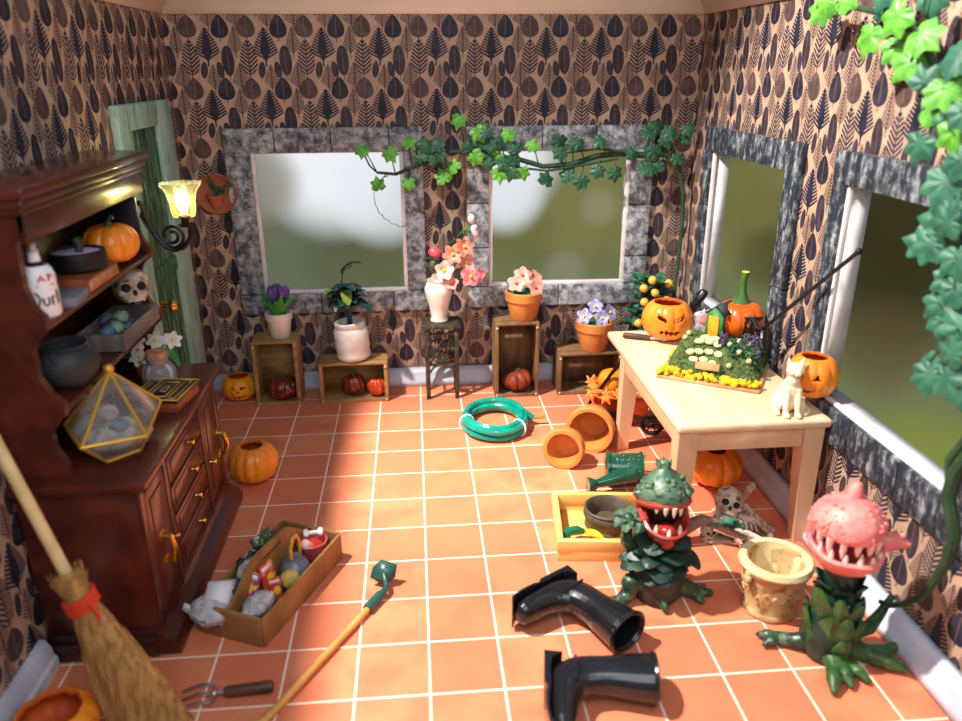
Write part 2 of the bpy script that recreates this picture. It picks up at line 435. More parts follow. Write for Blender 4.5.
MT['beige_pot'] = M('aged_stone_pot', (206, 178, 128), (170, 132, 84), rough=.65, scale=2.2, bump=.5, bscale=5, c3=(140, 100, 62))
MT['beige_in'] = M('cream_pot_inside', (232, 216, 168), (216, 196, 146), rough=.6, scale=2, c3=(196, 176, 128))
MT['caddy_wood'] = M('caddy_wood', (168, 120, 70), (140, 96, 54), rough=.7, scale=1.5, stretch=(2, .4, 1), detail=7)
MT['straw'] = M('broom_straw', (190, 146, 84), (150, 108, 56), rough=.8, scale=9, stretch=(2, 2, .2), bump=.6, bscale=14)
MT['broom_handle'] = M('broom_handle', (226, 200, 144), (210, 182, 124), rough=.5, scale=3)
MT['red_cord'] = M('red_binding', (214, 64, 34), rough=.6)
MT['dowel'] = M('dowel_wood', (226, 168, 96), (206, 146, 76), rough=.5, scale=3)
MT['dark_handle'] = M('brown_handle', (96, 64, 44), (70, 44, 30), rough=.5, scale=4)
MT['steel'] = M('steel', (190, 190, 194), rough=.3, metal=.9)
MT['shovel_green'] = M('green_steel', (26, 70, 66), (36, 84, 76), rough=.35, scale=3, coat=.3)
MT['white'] = M('white_plain', (236, 234, 236), rough=.5)
MT['grey_cloth'] = M('grey_gauze', (168, 166, 168), (206, 204, 206), rough=.9, scale=7, bump=.8)
MT['dark_fluff'] = M('dark_fluff', (58, 52, 48), (96, 88, 78), rough=.95, scale=9, bump=1.0)
MT['black'] = M('black_plain', (18, 18, 22), rough=.5)
MT['navy'] = M('navy_board', (22, 22, 38), (30, 30, 46), rough=.35, scale=2)
MT['charcoal'] = M('charcoal_iron', (38, 42, 46), (52, 54, 58), rough=.55, scale=4)
MT['lilac'] = M('lilac_content', (196, 176, 214), (230, 218, 236), rough=.5, scale=7)
MT['grey_wood'] = M('grey_wood', (120, 112, 108), (86, 80, 78), rough=.7, scale=4, stretch=(1, .4, 1))
MT['moss_blue'] = M('blue_lump', (58, 84, 112), (88, 116, 140), rough=.6, scale=6)
MT['moss_green'] = M('sage_lump', (96, 128, 112), (130, 158, 138), rough=.7, scale=6)
MT['cork'] = M('cork', (196, 138, 102), (166, 108, 76), rough=.8, scale=8)
MT['sand'] = M('pale_gravel', (206, 198, 184), (150, 142, 132), rough=.8, scale=8, bump=.8)
MT['book_brown'] = M('brown_leather', (120, 60, 34), (146, 78, 42), rough=.5, scale=5)
MT['book_grey'] = M('grey_cover', (120, 120, 136), rough=.5)
MT['ink'] = M('black_ink', (24, 22, 26), rough=.7)
MT['ink_red'] = M('red_ink', (196, 44, 46), rough=.7)
MT['garden'] = M('garden_moss', (66, 82, 40), (96, 112, 56), rough=.95, scale=6, bump=1.0, bscale=12, c3=(44, 58, 34))
MT['board'] = M('board_wood', (196, 160, 112), (172, 134, 88), rough=.7, scale=3)
MT['stone'] = M('pale_stone', (206, 204, 158), (180, 180, 132), rough=.7, scale=5)
MT['house_green'] = M('house_green', (70, 150, 66), (52, 122, 56), rough=.5, scale=4)
MT['roof_dark'] = M('dark_roof', (34, 40, 48), (48, 56, 62), rough=.6, scale=5)
MT['cat'] = M('cream_cat', (246, 232, 200), (236, 214, 172), rough=.5, scale=4)
MT['cat_pink'] = M('cat_ear', (226, 160, 130), rough=.6)
MT['wagon_red'] = M('wagon_red', (170, 52, 28), (196, 74, 34), rough=.4, scale=3, coat=.2)
MT['maple'] = M('maple_leaf', (232, 108, 34), (244, 148, 60), rough=.5, scale=5)
MT['gourd'] = M('gourd_tan', (222, 164, 88), (200, 140, 70), rough=.45, scale=4)
MT['packet_red'] = M('red_packet', (206, 40, 44), (226, 90, 60), rough=.4, scale=4, c3=(240, 190, 120))
MT['packet_violet'] = M('violet_packet', (140, 50, 120), (210, 80, 130), rough=.4, scale=4, c3=(244, 214, 90))
MT['seed_green'] = M('dark_green_cover', (36, 58, 44), (64, 84, 52), rough=.5, scale=5, c3=(190, 196, 160))
MT['grey_ball'] = M('grey_enamel', (92, 100, 112), (124, 130, 140), rough=.35, scale=4, coat=.3)
MT['silver'] = M('silver_foil', (214, 214, 216), (150, 152, 156), rough=.3, metal=.5, scale=6, bump=.8)
def glass_mat(name, col, rough=.02, alpha=.25):
    m, k, b = base_mat(name)
    b.inputs['Base Color'].default_value = lin(col); b.inputs['Roughness'].default_value = rough
    b.inputs['Specular IOR Level'].default_value = .8
    tr = k.n('ShaderNodeBsdfTransparent'); mx = k.n('ShaderNodeMixShader')
    fz = k.n('ShaderNodeFresnel'); fz.inputs[0].default_value = 1.45
    f = k.math('ADD', fz.outputs[0], alpha, clamp=True)
    k.l(f, mx.inputs[0]); k.l(tr.outputs[0], mx.inputs[1]); k.l(b.outputs[0], mx.inputs[2])
    out = [n for n in m.node_tree.nodes if n.type == 'OUTPUT_MATERIAL'][0]
    k.l(mx.outputs[0], out.inputs[0])
    return m
MT['glass'] = glass_mat('clear_glass', (220, 220, 225), alpha=.10)
MT['shade_glass'] = glass_mat('lamp_glass', (236, 240, 210), rough=.08, alpha=.10)
MT['bulb'] = M('lit_bulb', (255, 240, 190), emit=((255, 232, 140), 9))

# ---------------------------------------------------------------- the room
XL, XR, YB, YF, ZT = -5.35, 6.85, .85, -18.5, 9.25
bm = B(); box(bm, (XL - .35, YF, -.3), (XR + .35, YB + .35, 0)); tag(obj('floor', bm, MT['floor'], sharp=None), 'floor of orange terracotta tiles with pale grout', kind='structure')

def wall_holes(name, mat, axis, fixed, thick, a0, a1, holes, label):
    """slab in the (a, z) plane with rectangular holes"""
    bm = B()
    xs = sorted(set([a0, a1] + [h[0] for h in holes] + [h[1] for h in holes]))
    zs = sorted(set([0, ZT] + [h[2] for h in holes] + [h[3] for h in holes]))
    f0, f1 = sorted((fixed, fixed + thick))
    for i in range(len(xs) - 1):
        for j in range(len(zs) - 1):
            cx, cz = (xs[i] + xs[i + 1]) / 2, (zs[j] + zs[j + 1]) / 2
            if any(h[0] < cx < h[1] and h[2] < cz < h[3] for h in holes): continue
            if axis == 0: box(bm, (xs[i], f0, zs[j]), (xs[i + 1], f1, zs[j + 1]))
            else: box(bm, (f0, xs[i], zs[j]), (f1, xs[i + 1], zs[j + 1]))
    return tag(obj(name, bm, mat, sharp=None), label, kind='structure')

OZ0, OZ1 = 2.55, 5.97
W1 = (-3.77, -.215, OZ0, OZ1); W2 = (1.82, 5.30, 2.6, 5.95)
W3 = (-4.30, -.64, OZ0, 6.02); W4 = (-10.0, -6.33, OZ0, 6.06)
wall_holes('wall_back', MT['wp_back'], 0, YB, .35, XL - .35, XR + .35, [W1, W2], 'back wall in fern and leaf patterned wallpaper')
wall_holes('wall_right', MT['wp_right'], 1, XR, .35, YF, YB, [W3, W4], 'wall in tan and purple leaf wallpaper with two deep windows')
wall_holes('wall_left', MT['wp_left'], 1, XL, -.35, -14.5, YB, [], 'wall in leaf patterned wallpaper behind the wooden hutch')

def window(name, mat, axis, fixed, sgn, hole, m, extra, label):
    """sgn: direction pointing into the room along the wall's normal"""
    a0, a1, z0, z1 = hole; w0, w1, wb, wt = m
    def bx(bm, A0, A1, Z0, Z1, d0, d1, bev=.012):
        p, q = sorted((fixed + sgn * d0, fixed + sgn * d1))
        if axis == 0: box(bm, (A0, p, Z0), (A1, q, Z1), bev=bev)
        else: box(bm, (p, A0, Z0), (q, A1, Z1), bev=bev)
    bm = B(); g = .026
    tops = [a0 - w0] + extra[0] + [a1 + w1]
    for i in range(len(tops) - 1): bx(bm, tops[i] + g * (i > 0), tops[i + 1], z1, z1 + wt, 0, .12)
    bots = [a0 - w0] + extra[1] + [a1 + w1]
    for i in range(len(bots) - 1): bx(bm, bots[i] + g * (i > 0), bots[i + 1], z0 - wb, z0, 0, .12)
    for A0, A1, cuts in ((a0 - w0, a0, extra[2]), (a1, a1 + w1, extra[3])):
        zz = [z0] + cuts + [z1]
        for i in range(len(zz) - 1): bx(bm, A0, A1, zz[i] + g, zz[i + 1], 0, .12)
    o = tag(obj(name, bm, mat, sharp=30), label, kind='structure')
    bm = B(); t = .07 if axis else .095
    bx(bm, a0, a1, z0, z0 + t, -.02, .06)
    bx(bm, a0, a0 + t, z0 + t, z1, -.02, .06); bx(bm, a1 - t, a1, z0 + t, z1, -.02, .06)
    obj('window_trim', bm, MT['white_paint'], o, sharp=30)
    bm = B(); t = .03
    bx(bm, a0, a1, z1 - t, z1, -.34, -.02, 0); bx(bm, a0, a1, z0, z0 + t, -.34, -.02, 0)
    bx(bm, a0, a0 + t, z0 + t, z1 - t, -.34, -.02, 0); bx(bm, a1 - t, a1, z0 + t, z1 - t, -.34, -.02, 0)
    obj('window_reveal', bm, MT['white_paint'], o, sharp=30)
    return o
MT['win_bead'] = planks('grey_bead', (110, 106, 110), (222, 218, 218), .38, .6, (1, 1, 1))
window('window_1', MT['plank_grey'], 0, YB, -1, W1, (.57, .46, .5, .55), ([-3.2, -1.9, -.55], [-2.4, -.6], [], []), 'window in grey plank frame behind the purple tulips')
window('window_2', MT['plank_grey'], 0, YB, -1, W2, (.53, .55, .52, .56), ([3.1, 4.4], [3.6], [3.6, 4.7], [3.3, 4.6]), 'window in grey plank frame with a vine across its top')
window('window_3', MT['plank_navy'], 1, XR, -1, W3, (.52, .4, .55, .52), ([], [], [3.9], [3.4, 4.8]), 'window in navy distressed frame behind the pumpkin house')
window('window_4', MT['plank_navy'], 1, XR, -1, W4, (.5, .36, .6, .5), ([], [-8.9, -7.6], [], []), 'window in navy distressed frame above the pink mouthed plant')

def skirt(name, pts, h, t, inward, label):
    bm = B()
    (x0, y0), (x1, y1) = pts
    n = V(inward)
    prof = [(0, 0), (t, 0), (t, h * .35), (t * .8, h * .45), (t * .7, h * .75), (t * .35, h), (0, h)]
    ra = [bm.verts.new((x0 + n.x * a, y0 + n.y * a, z)) for a, z in prof]
    rb = [bm.verts.new((x1 + n.x * a, y1 + n.y * a, z)) for a, z in prof]
    for k in range(len(prof)): bm.faces.new((ra[k], ra[(k + 1) % len(prof)], rb[(k + 1) % len(prof)], rb[k]))
    bm.faces.new(ra); bm.faces.new(list(reversed(rb)))
    bmesh.ops.recalc_face_normals(bm, faces=bm.faces)
    return tag(obj(name, bm, MT['skirting'], sharp=25), label, kind='structure')
skirt('baseboard_back', ((XL, YB), (XR, YB)), .46, .27, (0, -1, 0), 'pale skirting board along the back wall')
skirt('baseboard_right', ((XR, -14.5), (XR, YB - .27)), .46, .27, (-1, 0, 0), 'pale skirting board under the two deep windows')
skirt('baseboard_left', ((XL, -14.5), (XL, -9.0)), .46, .2, (1, 0, 0), 'pale skirting board beside the broom')

def crown(name, p0, p1, inward, label):
    bm = B(); n = V(inward); z0 = 8.93
    prof = [(0, 0), (.05, 0), (.07, .12), (.2, .2), (.24, .3), (.42, .42), (.46, .62), (0, .62)]
    ra = [bm.verts.new((p0[0] + n.x * a, p0[1] + n.y * a, z0 + z)) for a, z in prof]
    rb = [bm.verts.new((p1[0] + n.x * a, p1[1] + n.y * a, z0 + z)) for a, z in prof]
    for k in range(len(prof)): bm.faces.new((ra[k], ra[(k + 1) % len(prof)], rb[(k + 1) % len(prof)], rb[k]))
    bm.faces.new(ra); bm.faces.new(list(reversed(rb)))
    bmesh.ops.recalc_face_normals(bm, faces=bm.faces)
    return tag(obj(name, bm, MT['crown'], sharp=25), label, kind='structure')
crown('trim_1', (XL, YB), (XR, YB), (0, -1, 0), 'cream crown moulding along the back wall')
crown('trim_2', (XL, -14.5), (XL, YB), (1, 0, 0), 'cream crown moulding above the wooden hutch')
crown('trim_3', (XR, -14.5), (XR, YB), (-1, 0, 0), 'cream crown moulding above the two deep windows')

# green door in the left wall
bm = B()
box(bm, (XL, -3.2, 0), (XL + .16, -2.6, 7.2), bev=.03); box(bm, (XL, -.95, 0), (XL + .16, .0, 7.2), bev=.03)
box(bm, (XL, -2.6, 6.72), (XL + .16, -.95, 7.2), bev=.03)
door = tag(obj('door_1', bm, MT['teal_frame'], sharp=30), 'weathered green plank door in a pale teal frame', kind='structure')
bm = B()
box(bm, (XL, -2.6, 0), (XL + .05, -.95, 6.72))
for i in range(7): box(bm, (XL + .05, -2.58 + i * .23, .02), (XL + .075, -2.58 + (i + 1) * .23 - .02, 6.7), bev=.008)
box(bm, (XL + .07, -2.58, 3.7), (XL + .12, -.97, 4.0), bev=.01)
obj('door_panel', bm, MT['door_green'], door, sharp=30)
bm = B(); m = T3(XL + .08, -2.35, 3.25) @ R3(0, 90, 0)
lathe(bm, [(0, 0), (.13, 0), (.13, .04), (.05, .07), (.05, .16), (.13, .2), (.16, .28), (.11, .36), (0, .38)], 16, mtx=m)
obj('door_knob', bm, MT['brass'], door)
MT['maroon_bright'] = M('red_orange_pumpkin', (176, 56, 24), (214, 90, 36), rough=.3, scale=2.5, coat=.3)
MT['rust'] = M('rust_pumpkin', (150, 62, 34), (110, 40, 28), rough=.5, scale=4, bump=.6, bscale=6)
MT['tulip_leaf'] = M('tulip_leaf', (62, 140, 56), (92, 170, 78), rough=.4, scale=3)
MT['pink_lily'] = M('coral_lily', (214, 90, 88), (234, 150, 134), rough=.45, scale=5, c3=(240, 150, 70))
MT['pink_bud'] = M('pale_bud', (240, 176, 184), (246, 206, 206), rough=.45, scale=5)
MT['rust_centre'] = M('rust_centre', (186, 92, 60), rough=.6)
MT['nozzle'] = M('brass_nozzle', (206, 168, 96), rough=.35, metal=.7)
MT['can_green2'] = M('green_grip', (10, 96, 62), (16, 112, 74), rough=.25, scale=3, coat=.4)
MT['yellow_knit'] = M('yellow_knit', (220, 196, 112), (196, 168, 84), rough=.7, scale=6, bump=1.0, bscale=14)
MT['pink_pot'] = M('pink_red_glaze', (196, 84, 84), (214, 108, 104), rough=.3, scale=3, coat=.4)
MT['yellow_moss'] = M('yellow_border', (238, 204, 30), (214, 170, 20), rough=.8, scale=6)
MT['lavender'] = M('lavender_heads', (96, 84, 120), (66, 60, 88), rough=.7, scale=6)
MT['stalk_green'] = M('green_stalk_roof', (74, 112, 44), (50, 88, 36), rough=.4, scale=5, stretch=(2, 2, .4), coat=.2)
MT['lime_tip'] = M('lime_tip', (206, 222, 92), rough=.5)
MT['dark_bark'] = M('dark_planter', (46, 44, 38), (66, 60, 50), rough=.6, scale=4, bump=.6, c3=(40, 66, 50))
MT['pinkish_vine'] = M('pinkish_vine', (150, 104, 92), (96, 80, 66), rough=.5, scale=4, bump=.4)
MT['throat_red'] = M('throat_red', (150, 52, 50), (110, 34, 36), rough=.5, scale=4)
MT['pale_tooth'] = M('pale_pink_tooth', (244, 200, 190), rough=.35)
MT['pale_bone'] = M('pale_bone', (226, 220, 212), (196, 186, 176), rough=.5, scale=5)
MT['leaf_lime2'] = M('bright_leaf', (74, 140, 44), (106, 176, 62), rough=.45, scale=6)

# ---------------------------------------------------------------- pumpkins
TRI = lambda a, t, w, h: [(a - w, t - h), (a + w, t - h), (a, t + h)]
def inpoly(x, y, poly):
    c = False; n = len(poly)
    for i in range(n):
        x1, y1 = poly[i]; x2, y2 = poly[i - 1]
        if (y1 > y) != (y2 > y) and x < (x2 - x1) * (y - y1) / (y2 - y1) + x1: c = not c
    return c

def pumpkin(name, label, loc, r, h, mat, face=-90, carve=None, top=None, ribs=10, depth=.10, stalk=None, group=None, tilt=None, seg=80, cat='pumpkin', inner='pump_inner'):
    """r radius, h full height, loc = point it rests on"""
    bm = B(); NU = seg; NV = seg // 2
    def P(i, j):
        a = 2 * pi * i / NU; la = -pi / 2 + pi * j / NV
        g = 1 - depth * (1 - abs(sin(ribs * a / 2)) ** .6)
        dent = 1 - .18 * math.exp(-((la - pi / 2) / .45) ** 2) - .10 * math.exp(-((la + pi / 2) / .5) ** 2)
        return V((r * g * cos(la) ** .85 * cos(a), r * g * cos(la) ** .85 * sin(a), h / 2 + h / 2 * sin(la) * dent)) if 0 < j < NV else V((0, 0, h / 2 + h / 2 * sin(la) * dent))
    rows = [[bm.verts.new(P(0, 0))]] + [[bm.verts.new(P(i, j)) for i in range(NU)] for j in range(1, NV)] + [[bm.verts.new(P(0, NV))]]
    def skip(i, j):
        a = math.degrees(2 * pi * (i + .5) / NU) - face; a = (a + 180) % 360 - 180
        t = sin(-pi / 2 + pi * (j + .5) / NV)
        if top and t > top: return True
        return bool(carve) and any(inpoly(a, t, q) for q in carve)
    for j in range(NV):
        for i in range(NU):
            if skip(i, j): continue
            i2 = (i + 1) % NU
            if j == 0: bm.faces.new((rows[0][0], rows[1][i2], rows[1][i]))
            elif j == NV - 1: bm.faces.new((rows[j][i], rows[j][i2], rows[NV][0]))
            else: bm.faces.new((rows[j][i], rows[j][i2], rows[j + 1][i2], rows[j + 1][i]))
    loose = [v for v in bm.verts if not v.link_faces]
    bmesh.ops.delete(bm, geom=loose, context='VERTS')
    mats = [MT[mat], MT[inner]]
    o = obj(name, bm, mats, loc=loc, sharp=60, solid=(.09 if (carve or top) else None))
    if carve or top:
        o.modifiers['solid'].thickness = .12 * r * 1.2 * S; o.modifiers['solid'].material_offset = 1; o.modifiers['solid'].material_offset_rim = 1
    if tilt: o.rotation_euler = tuple(rad(x) for x in tilt)
    tag(o, label, cat, group)
    if stalk:
        bm = B(); z = h * (.9)
        tube(bm, [(0, 0, z), (.01 * r, 0, z + stalk * .4), (.08 * r, .03 * r, z + stalk * .8), (.2 * r, .05 * r, z + stalk)], [.17 * r, .1 * r, .08 * r, .1 * r], 8)
        obj('stalk', bm, MT['stalk'], o)
    return o

GRIN = [(-38, -.25), (-30, -.38), (-14, -.52), (0, -.56), (14, -.52), (30, -.38), (38, -.25), (26, -.36), (18, -.34), (10, -.42), (0, -.40), (-10, -.42), (-18, -.34), (-26, -.36)]
EYE1 = [(-30, .18), (-22, .34), (-10, .30), (-8, .14), (-16, .22)]
EYE2 = [(8, .14), (10, .30), (22, .36), (30, .18), (20, .24)]
pumpkin('jack_o_lantern', 'small orange jack-o-lantern with winking smile against the back skirting', (-4.53, .2, 0), .43, .72, 'orange_yellow', -84, [GRIN, EYE1, EYE2, TRI(0, .0, 5, .07)], .86, depth=.05)
pumpkin('pumpkin', 'hollow ribbed orange pumpkin on the floor beside the hutch', (-3.40, -3.98, 0), .5, .86, 'orange', 20, [[(30, .1), (50, .3), (56, .05)], GRIN], .93, ribs=14, depth=.10)
pumpkin('pumpkin', 'wide ribbed orange pumpkin with open top under the pine table', (5.78, -4.95, 0), .55, .80, 'orange', 60, [GRIN], .955, ribs=12, depth=.12)
pumpkin('pumpkin', 'bright orange open pumpkin at the foot of the broom', (-4.60, -10.38, 0), .52, .62, 'orange', 0, [GRIN], .74, depth=.06)
ANG1 = [(-34, .48), (-30, .26), (-10, .10), (-8, .26)]
ANG2 = [(8, .22), (12, .08), (34, .24), (36, .46)]
ZIG = [(-26, -.36), (-20, -.48), (-14, -.38), (-8, -.52), (-2, -.40), (4, -.54), (10, -.40), (16, -.52), (24, -.34), (28, -.22), (22, -.30), (16, -.24), (10, -.34), (4, -.24), (-2, -.34), (-8, -.24), (-14, -.32), (-20, -.24)]
TZ = 2.38
pumpkin('jack_o_lantern', 'scowling orange jack-o-lantern with zigzag mouth on the pine table', (5.24, -2.98, TZ), .53, .92, 'orange', -100, [ANG1, ANG2, ZIG], .86, depth=.05, ribs=12, seg=112)
pumpkin('jack_o_lantern', 'orange jack-o-lantern behind the cream cat figurine', (6.56, -6.60, 2.57), .42, .80, 'orange', -140, [[(-12, .12), (-20, .35), (-8, .30), (-2, .1)], [(24, .1), (34, .34), (40, .1)], GRIN], .9, depth=.06)

# ---------------------------------------------------------------- crates by the back wall
def crate(name, label, loc, w, d, h, mat, rz=0, upright=True, slotted=False):
    """open towards -y; w along x, d along y"""
    t = thing(name, label, 'crate', loc, rad(rz), 'wooden crates along the back wall')
    th = .05
    bm = B()
    if slotted:
        box(bm, (-w / 2, -d / 2, h - .06), (w / 2, -.12, h), bev=.008); box(bm, (-w / 2, .04, h - .06), (w / 2, d / 2, h), bev=.008)
        box(bm, (-w / 2, -.12, h - .06), (-.2, .04, h)); box(bm, (.2, -.12, h - .06), (w / 2, .04, h))
    else:
        n = 3 if d > .7 else 2; s = d / n
        for i in range(n): box(bm, (-w / 2, -d / 2 + i * s, h - .06), (w / 2, -d / 2 + (i + 1) * s - .05, h), bev=.008)
    obj('top', bm, MT[mat], t, sharp=30)
    bm = B(); box(bm, (-w / 2, -d / 2, 0), (w / 2, d / 2, .05), bev=.008); obj('bottom', bm, MT[mat], t, sharp=30)
    for s in (-1, 1):
        bm = B(); n = 3; q = d / n
        x0, x1 = (w / 2 - th, w / 2) if s > 0 else (-w / 2, -w / 2 + th)
        for i in range(n): box(bm, (x0, -d / 2 + i * q, .05), (x1, -d / 2 + (i + 1) * q - .03, h - .06), bev=.006)
        obj('side_panel', bm, MT[mat], t, sharp=30)
    bm = B(); box(bm, (-w / 2 + th, d / 2 - .04, .05), (w / 2 - th, d / 2, h - .06)); obj('back_panel', bm, MT[mat], t, sharp=30)
    bm = B(); f = .09
    box(bm, (-w / 2, -d / 2 - .03, 0), (-w / 2 + f, -d / 2, h), bev=.006); box(bm, (w / 2 - f, -d / 2 - .03, 0), (w / 2, -d / 2, h), bev=.006)
    box(bm, (-w / 2 + f, -d / 2 - .03, 0), (w / 2 - f, -d / 2, f), bev=.006)
    obj('front_rails', bm, MT[mat], t, sharp=30)
    bm = B()
    for sx in (-1, 1):
        for z in (.06, h - .12): cyl(bm, (sx * (w / 2 - .05), -d / 2 - .05, z), (sx * (w / 2 - .05), -d / 2 - .028, z), .035, n=8)
    obj('nail_heads', bm, MT['nail'], t)
    return t
crate('wooden_crate', 'tall upright crate under the purple tulips, slot in its top', (-3.5, .14, 0), 1.08, .78, 1.66, 'crate_wood', 0, slotted=True)
crate('wooden_crate', 'low wide crate under the bulging white pot', (-1.64, .12, 0), 1.68, .76, 1.04, 'crate_wood', 0)
crate('wooden_crate', 'tall dark crate under the pink flowers in an orange pot', (2.42, .10, 0), 1.10, .80, 1.95, 'crate_dark', 0)
crate('wooden_crate', 'low dark crate under the lilac pansies, behind the wagon', (4.28, .10, 0), 1.62, .80, 1.10, 'crate_dark', 0)
pumpkin('pumpkin', 'dark maroon pumpkin inside the crate under the tulips', (-3.42, .05, .055), .40, .60, 'maroon', depth=.14, ribs=9, stalk=.08, group=None)
pumpkin('pumpkin', 'maroon pumpkin with stalk in the low wide crate, beside a redder one', (-1.68, .12, .055), .30, .56, 'maroon', depth=.14, ribs=9, stalk=.14)
pumpkin('pumpkin', 'glossy red-orange pumpkin in the low wide crate, lying on its side', (-1.10, .02, .06), .25, .50, 'maroon_bright', depth=.14, ribs=9, stalk=.05)
bpyo = pumpkin('pumpkin', 'knobbly rust red pumpkin inside the crate under the pink flowers', (2.46, .05, .055), .40, .55, 'rust', depth=.2, ribs=8, stalk=.05)

# ---------------------------------------------------------------- pots and plants
def pot_profile(r0, r1, h, rim=.08, rimh=.16, th=.05):
    return [(0, .0), (r0 * .96, 0), (r0, .02), (r1 - rim * .6, h - rimh), (r1, h - rimh), (r1, h - .02), (r1 - .02, h), (r1 - th, h), (r1 - th - .02, h - rimh), (r0 - th, .08), (0, .08)]
def potted(name, label, cat, loc, prof, mat, soil=None, tilt=0, group=None):
    t = thing(name, label, cat, loc, 0, group)
    if tilt: t.rotation_euler = (0, rad(tilt), 0)
    bm = B(); lathe(bm, prof, 36); obj('pot', bm, MT[mat], t, sharp=40)
    if soil:
        bm = B(); lathe(bm, [(0, soil[1] + .02), (soil[0] * .6, soil[1] + .015), (soil[0], soil[1])], 20); obj('soil', bm, MT['soil'], t)
    return t

# tulips
t = potted('potted_tulips', 'purple tulips in a small white pot on the tall slotted crate', 'potted plant', (-3.38, .16, 1.665), pot_profile(.23, .33, .62, .05, .16), 'white_glaze', (.27, .52))
bm = B()
for i in range(13):
    a = i * 2.4; blade(bm, (cos(a) * .1, sin(a) * .1, .5), (cos(a) * .55, sin(a) * .55, 1), U(.5, .72), .17, droop=U(-.1, .5), up=(cos(a) * -.4, sin(a) * -.4, 1))
obj('leaves', bm, MT['tulip_leaf'], t)
for i in range(9):
    a = i * 2.4; rr = .04 + .022 * i
    bm = B(); c = V((cos(a) * rr, sin(a) * rr, 1.18 - rr * .35))
    lathe(bm, [(0, -.12), (.07, -.1), (.095, 0), (.07, .1), (.02, .16), (0, .16)], 10, wob=lambda q, z: 1 + .12 * cos(3 * q), mtx=T3(*c) @ R3(U(-14, 14), U(-14, 14), 0))
    tube(bm, [c - V((0, 0, .1)), (cos(a) * rr * .5, sin(a) * rr * .5, .55)], .018, 6)
    obj('tulip', bm, MT['purple'], t)

# bulging white pot with dark leaved plant
t = potted('potted_plant', 'dark blue-green leafy plant in a bulging white pot on the low wide crate', 'potted plant', (-1.62, .1, 1.075),
           [(0, 0), (.38, 0), (.42, .05), (.42, .12), (.40, .2), (.43, .3), (.42, .55), (.42, .72), (.36, .8), (.38, .86), (.38, .93), (.33, .95), (.28, .93), (.27, .8), (.3, .5), (0, .4)], 'white_clay', (.3, .78), tilt=-4)
bm = B(); tube(bm, [(0, 0, .78), (.03, 0, 1.1), (.0, 0, 1.45), (-.03, 0, 1.75)], [.07, .06, .05, .03], 8)
tube(bm, [(0, 0, 1.5), (-.06, 0, 1.9), (.02, 0, 2.2), (.25, 0, 2.32)], .016, 6); obj('stem', bm, MT['leaf_blue'], t)
bm = B()
for i in range(32):
    a = i * 2.4; z = 1.22 + .018 * i
    blade(bm, (0, 0, z), (cos(a), sin(a) * .8, .9 - i * .012), U(.42, .62), U(.24, .34), droop=U(.9, 2.2), shape=1)
blade(bm, (-.03, 0, 2.15), (.5, -.1, .75), .62, .22, droop=1.6, shape=1); blade(bm, (.1, -.1, 1.5), (.8, -.5, -.1), .7, .3, droop=.8, shape=1)
obj('leaves', bm, MT['leaf_blue'], t)
bm = B(); blade(bm, (.02, -.1, 1.75), (.15, -.85, .1), .5, .28, droop=2.4, shape=1, up=(0, 0, 1)); blade(bm, (-.18, -.1, 1.75), (-.75, -.3, .3), .4, .22, droop=1.4, shape=1)
obj('pale_leaves', bm, MT['leaf_variegated'], t)

# black stool with the vase
st = thing('plant_stand', 'small black openwork stool standing between the two back windows', 'stool', (.56, .06, 0))
bm = B(); box(bm, (-.47, -.4, 1.86), (.47, .4, 1.96), bev=.03); obj('seat', bm, MT['black_wood'], st, sharp=30)
for sx in (-1, 1):
    for sy in (-1, 1):
        bm = B(); box(bm, (sx * .36 - .055, sy * .3 - .055, 0), (sx * .36 + .055, sy * .3 + .055, 1.86), bev=.012); obj('leg', bm, MT['black_wood'], st, sharp=30)
for sy in (-1, 1):
    bm = B(); y = sy * .3
    for z in (1.72, 1.34, .92): box(bm, (-.32, y - .025, z - .025), (.32, y + .025, z + .025))
    for i in range(7): tube(bm, [(-.27 + i * .09, y, 1.34), (-.27 + i * .09 + (.02 if i % 2 else -.02), y, 1.53), (-.27 + i * .09, y, 1.72)], .014, 5)
    for i in range(6): ball(bm, (-.25 + i * .1, y, 1.28), .035, seg=8, ring=6)
    tube(bm, [(-.32, y, .7), (-.2, y, .86), (0, y, .92), (.2, y, .86), (.32, y, .7)], .03, 6)
    for i in range(7):
        a = pi * (i + .5) / 7; tube(bm, [(0, y, .98), (cos(a) * .2, y, .98 + sin(a) * .26)], [.05, .02], 5)
    obj('fretwork', bm, MT['black_wood'], st)
for sx in (-1, 1):
    bm = B(); box(bm, (sx * .36 - .02, -.25, 1.69), (sx * .36 + .02, .25, 1.75)); box(bm, (sx * .36 - .02, -.25, .89), (sx * .36 + .02, .25, .95)); obj('stretcher', bm, MT['black_wood'], st)
t = thing('flower_vase', 'white vase of pink and white lilies on the black stool', 'vase', (.52, .05, 1.965))
bm = B(); lathe(bm, [(0, 0), (.2, 0), (.22, .04), (.19, .12), (.25, .4), (.33, .72), (.34, .85), (.28, .98), (.24, 1.0), (.28, 1.05), (.25, 1.05), (.2, .98), (.25, .8), (.1, .2), (0, .15)], 32); obj('vase', bm, MT['white_glaze'], t)
bm = B()
STEMS = [((.15, -.1, 1.45), 'white_petal'), ((.38, -.15, 1.75), 'pink_lily'), ((.62, -.05, 1.86), 'pink_lily'), ((.68, -.1, 1.45), 'pale_pink'), ((.72, -.22, 1.16), 'pink'), ((.1, -.1, 1.24), 'white_petal'), ((-.02, 0, 1.72), 'rose'), ((.28, -.22, .98), 'pale_pink')]
for c, mm in STEMS: tube(bm, [(0, 0, .6), (c[0] * .4, c[1] * .4, 1.05), c], .02, 6)
